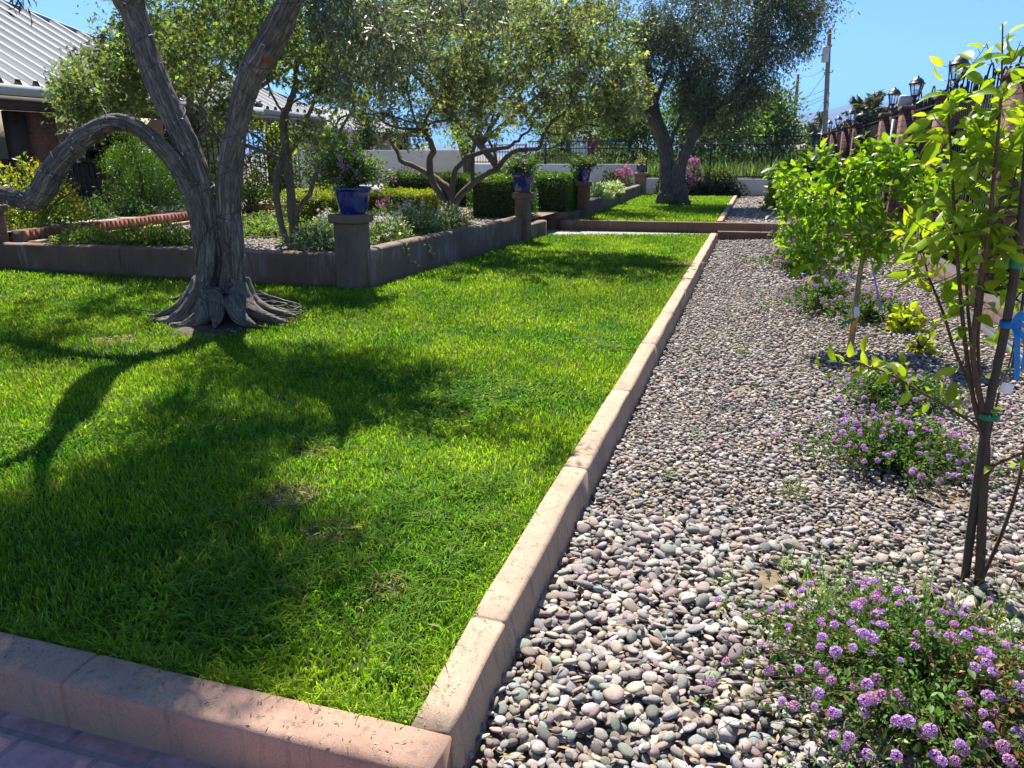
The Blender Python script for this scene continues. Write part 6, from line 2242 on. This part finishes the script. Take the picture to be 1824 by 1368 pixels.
for pts, dy, rp, kind in stems:
    P, R = px_limb(pts, [YS + dy[0], YS + dy[1]], rp, 40)
    W_.add(*tube(P, R * (1 if kind == 'main' else .78), 8)[:2])
    if kind in ('main', 'bare'):
        continue
    T = unit(np.gradient(P, axis=0))
    runs = [(P, T, {'tall': 27, 'left': 32, 'low': 20, 'right': 4, 'side': 9}[kind], .28 if kind == 'tall' else .2)]
    if kind in ('tall', 'left', 'low'):
        for q in range({'tall': 13, 'left': 8, 'low': 5}[kind]):
            i = int(g.uniform(.42, .93) * 39)
            d = unit(T[i] * .6 + unit(g.standard_normal(3) * [1, .8, .3]) * 1.0)
            Lg = g.uniform(.06, .2)
            tw = spline([P[i], P[i] + d * Lg * .6, P[i] + d * Lg + [0, 0, .02]], 10)
            W_.add(*tube(tw, np.linspace(.0022, .0012, 10), 5)[:2])
            runs.append((tw, unit(np.gradient(tw, axis=0)), 6, .2))
    for PP, TT, k, u0 in runs:
        for q in range(k):
            u = u0 + (1 - u0) * (q + g.random()) / k
            i = min(len(PP) - 1, int(u * (len(PP) - 1)))
            side = unit(np.cross(TT[i], g.standard_normal(3)))
            d = unit(TT[i] * .45 + side + [0, 0, .05])
            young = u > .9 or (kind in ('left', 'low') and u > .55)
            pet = PP[i] + d * g.uniform(.01, .025)
            W_.add(*tube([PP[i], (PP[i] + pet) / 2, pet], .0009, 4, False)[:2])
            LP.append(pet)
            LD.append(unit(d + [0, 0, -.35 if not young else .3]))
            LSz.append((.080 if not young else .052) * math.exp(.22 * g.standard_normal()) * (.85 if kind == 'low' else 1))
            LC.append(np.array([.28, .34, .03]) if young else np.array([.19, .29, .024]))
m = MB()
LP, LD, LSz, LC = map(np.array, (LP, LD, LSz, LC))
LC = LC * np.exp(.2 * g.standard_normal((len(LC), 1)))
tc = np.ones((len(OVATE[0]), 3))
tc[2::3] *= 1.12
inst(m, *OVATE, LP, leafR(LD, .7, g), LSz, LC, tc)
W_.build("trunk", M['twig'], SAP, smooth=True)
lo = m.build("leaves", M['bright'], SAP, smooth=True)
m = MB()
P, R = px_limb([(1718, 1040), (1735, 905), (1757, 752), (1769, 686), (1792, 580), (1811, 463), (1822, 380), (1832, 260)], [YS + .05, YS + .02, YS - .0, YS, YS, YS, YS, YS], [7, 7.5, 7.5, 7.5, 7.5, 7.5, 7.5, 7.5], 30)
V, F, bk = tube(P, R, 10, True, .02)
m.add(V, F, None, bk)
tag(m.build("wooden_stake", M['stake'], loc=tuple(P[0]), smooth=True), "dark leaning wooden stake in the rocks, holding up the near sapling", "stake")


def tie(name, label, px, py, Y, mat, w=.03, r_=.028, tails=()):
    c = at(px, py, Y)
    m = MB()
    m.add(*lathe([(r_, -w / 2), (r_ + .002, 0), (r_, w / 2), (r_ - .002, w / 2), (r_ - .002, -w / 2)], 16, c))
    for tl in tails:
        P = spline([c + np.array([r_ * s[0], -.01, 0]) * 0 + np.asarray(s) for s in tl], 12)
        T = unit(np.gradient(P, axis=0))
        S = unit(np.cross(T, [.2, 1, .1])) * w * .36
        V = np.stack([P - S, P + S], 1).reshape(-1, 3)
        a = np.arange(11) * 2
        m.add(V, np.stack([a, a + 1, a + 3, a + 2], -1))
    return tag(m.build(name, mat, loc=tuple(c)), label, "tie")


tie("plant_tie", "green tape tied round the upper part of the dark stake", 1813, 469, YS, M['green_tape'], .035, .027)
tie("plant_tie", "green tape tied low on the dark stake, over the sapling's main fork", 1762, 741, YS, M['green_tape'], .022, .036)
tie("plant_tie", "bright blue plastic tie with loose ends, round the dark stake", 1797, 577, YS, M['blue_tape'], .026, .030, [[(.0, -.03, .0), (.02, -.04, .05), (.03, -.04, .02)], [(.01, -.03, 0), (.02, -.05, -.04), (.03, -.05, -.10), (.045, -.05, -.20)], [(.0, -.03, 0), (.035, -.05, -.03), (.055, -.05, -.07), (.06, -.05, -.16)], [(.01, -.03, .01), (.05, -.03, .0), (.09, -.03, -.02)]])
bl = bpy.data.materials["blue_tape"]
for me in bpy.data.meshes:
    if bl in list(me.materials) and "Col" in me.attributes:
        n = len(me.vertices)
        me.attributes["Col"].data.foreach_set("color", np.tile(np.array([.005, .22, .62, 1], np.float32), n))


def small_box(name, label, cat, px, py, Y, size, mat, rot=0):
    c = at(px, py, Y)
    m = MB()
    V, F = bbox(-size[0] / 2, size[0] / 2, -size[1] / 2, size[1] / 2, -size[2] / 2, size[2] / 2, min(size) * .2, 1)
    m.add(V, F)
    o = m.build(name, mat)
    o.location = tuple(c)
    o.rotation_euler = (0, rot, .3)
    return tag(o, label, cat)


small_box("plant_tag", "white paper tag hanging by the dark stake among the sapling leaves", "tag", 1793, 692, YS + .03, (.05, .002, .04), M['white_tag'], .2)
small_box("plant_tag", "white tag at the right border beside the near sapling", "tag", 1822, 530, YS + .1, (.03, .002, .03), M['white_tag'], .6)
q = lc(1800, 1358, .03)
m = MB()
m.add(*lathe([(0, -.012), (.010, -.010), (.013, -.002), (.012, .006), (.006, .011), (0, .012)], 12, q + [0, -.04, .03]))
tag(m.build("emitter_cap", M['redcap'], loc=tuple(q), smooth=True), "tiny red plastic cap under the nearest lantana at the lower right border", "cap")

# ------------------------------------------------------------------ green bushy young tree (middle)
mb_ = lc(1518, 618)
YM = mb_[1]
MT = thing("young_tree", "bushy young tree with a dense glossy green crown on a thin pale trunk", "young tree", mb_)
W_, L_ = MB(), MB()
P, R = px_limb([(1514, 622), (1520, 580), (1524, 545), (1530, 500), (1537, 455), (1540, 420), (1545, 360), (1550, 300)], YM, [6, 5.5, 5, 4.5, 4, 3, 2, 1.2], 30)
V, F, bk = tube(P, R, 9)
W_.add(V, F, None, bk)
P2, R2 = px_limb([(1528, 530), (1523, 560), (1519, 590), (1516, 618)], YM + .04, [5, 5, 5, 5], 10)
nodes = list(P[17:])
g = np.random.default_rng(151)
for e in ((1440, 370), (1620, 310), (1430, 440), (1600, 270), (1500, 290), (1650, 340), (1400, 320), (1560, 440)):
    Q, R = px_limb([(1540, 425), ((1540 + e[0]) / 2, (425 + e[1]) / 2 - 8), e], [YM, YM + g.uniform(-.3, .3)], [2.6, 1.2], 10)
    W_.add(*tube(Q, R, 6)[:2])
    nodes += list(Q[2:])
TT = np.concatenate([blob(1540, 365, 105, 80, YM, .55, 90, g), blob(1450, 370, 50, 58, YM + .1, .4, 26, g), blob(1635, 320, 50, 52, YM, .4, 28, g), blob(1462, 448, 52, 45, YM, .35, 20, g), blob(1590, 292, 40, 32, YM, .3, 14, g), blob(1572, 440, 40, 30, YM, .3, 12, g), blob(1520, 440, 40, 30, YM, .3, 10, g), blob(1555, 250, 12, 14, YM, .1, 3, g), blob(1618, 262, 14, 14, YM, .1, 3, g), blob(1585, 268, 30, 12, YM, .2, 4, g), blob(1395, 400, 16, 30, YM, .2, 4, g), blob(1480, 285, 30, 20, YM, .2, 5, g), blob(1690, 340, 14, 30, YM, .2, 4, g), blob(1420, 470, 26, 16, YM, .2, 4, g), blob(1405, 325, 32, 40, YM + .2, .3, 14, g), blob(1570, 430, 50, 30, YM, .3, 14, g), blob(1545, 292, 45, 30, YM, .3, 10, g), blob(1650, 380, 30, 40, YM, .3, 8, g)])
grow(W_, L_, nodes, TT, CITRUS, .078, (.14, .25, .012), 9, .05, r0=.0016, r1=.004, up=.6, droop=.15, cvar=.25, tvar=.25, g=g)
W_.build("trunk", M['bark_tan'], MT, smooth=True)
L_.build("crown", M['bright'], MT, smooth=True)
k = at(1526, 556, YM - .05)
m = MB()
m.add(*bbox(-.025, .025, -.003, .003, -.05, .05, .003, 1))
o = m.build("plant_tag", M['white_tag'])
o.location = tuple(k)
o.rotation_euler = (0, -.1, .3)
tag(o, "white tag hanging on the thin trunk of the bushy young tree", "tag")


def ribbon(name, label, pts, Y, w, mat):
    P = spline(np.array([at(a, b, Y - .05) for a, b in pts]), 14)
    T = unit(np.gradient(P, axis=0))
    S = unit(np.cross(T, [.1, 1, .05])) * w * .5
    m = MB()
    off = np.array([0, .0015, 0])
    V = np.concatenate([np.stack([P - S, P + S], 1).reshape(-1, 3), np.stack([P - S + off, P + S + off], 1).reshape(-1, 3)])
    a = np.arange(13) * 2
    m.add(V, [np.stack([a, a + 1, a + 3, a + 2], -1), np.stack([a + 28, a + 30, a + 31, a + 29], -1)])
    return tag(m.build(name, mat, loc=tuple(P[0])), label, "ribbon")


ribbon("ribbon", "orange ribbon hanging on the thin pale trunk of the bushy young tree", [(1518, 562), (1526, 566), (1522, 577), (1516, 592)], YM, .035, M['orange_tape'])
ribbon("ribbon", "green ribbon sticking out left of the bushy young tree's trunk", [(1524, 568), (1510, 573), (1494, 580)], YM, .022, M['green_tape'])
ribbon("ribbon", "long purple ribbon hanging from the bushy young tree's crown", [(1552, 462), (1557, 490), (1564, 525), (1571, 555)], YM + .02, .016, M['purple_tape'])
tie("plant_tie", "tiny green tie high on the bushy young tree's trunk", 1536, 495, YM, M['green_tape'], .02, .026)

# seedling beside it
c = lc(1612, 590)
shrub("seedling", "small yellow green seedling on the rocks behind the near sapling", (c[0], c[1], c[2]), (.17, .15, .30), 130, (.36, .42, .03), .07, tmpl=HEART, mat='bright', seed=161, hole=.2)
c = lc(1640, 628)
shrub("seedling", "tiny yellow green seedling nearer than the other one, above the shaded lantana", (c[0], c[1], c[2]), (.12, .12, .20), 46, (.34, .38, .03), .06, tmpl=HEART, mat='bright', seed=162)

# far staked sapling
fb = lc(1452, 482)
YF = fb[1]
FT = thing("young_tree", "far staked sapling with drooping green leaves, left of the bushy young tree", "young tree", fb)
W_, L_ = MB(), MB()
P, R = px_limb([(1453, 484), (1456, 440), (1450, 400), (1440, 360)], YF, [3, 2.6, 2, 1.2], 16)
W_.add(*tube(P, R, 7)[:2])
g = np.random.default_rng(171)
TT = np.concatenate([blob(1415, 335, 36, 40, YF, .5, 22, g), blob(1445, 385, 36, 30, YF, .5, 13, g), blob(1402, 380, 22, 20, YF, .4, 7, g), blob(1450, 330, 40, 40, YF, .5, 16, g)])
grow(W_, L_, list(P[6:]), TT, CITRUS, .088, (.12, .21, .014), 9, .06, r0=.002, r1=.004, g=g)
W_.build("trunk", M['bark_tan'], FT, smooth=True)
L_.build("crown", M['bright'], FT, smooth=True)
m = MB()
P, R = px_limb([(1461, 484), (1460, 450), (1458, 415)], YF - .1, [3.6, 3.6, 3.6], 8)
m.add(*tube(P, R, 8)[:2])
tag(m.build("wooden_stake", M['bark_tan'], loc=tuple(P[0]), smooth=True), "short pale stake by the far sapling", "stake")
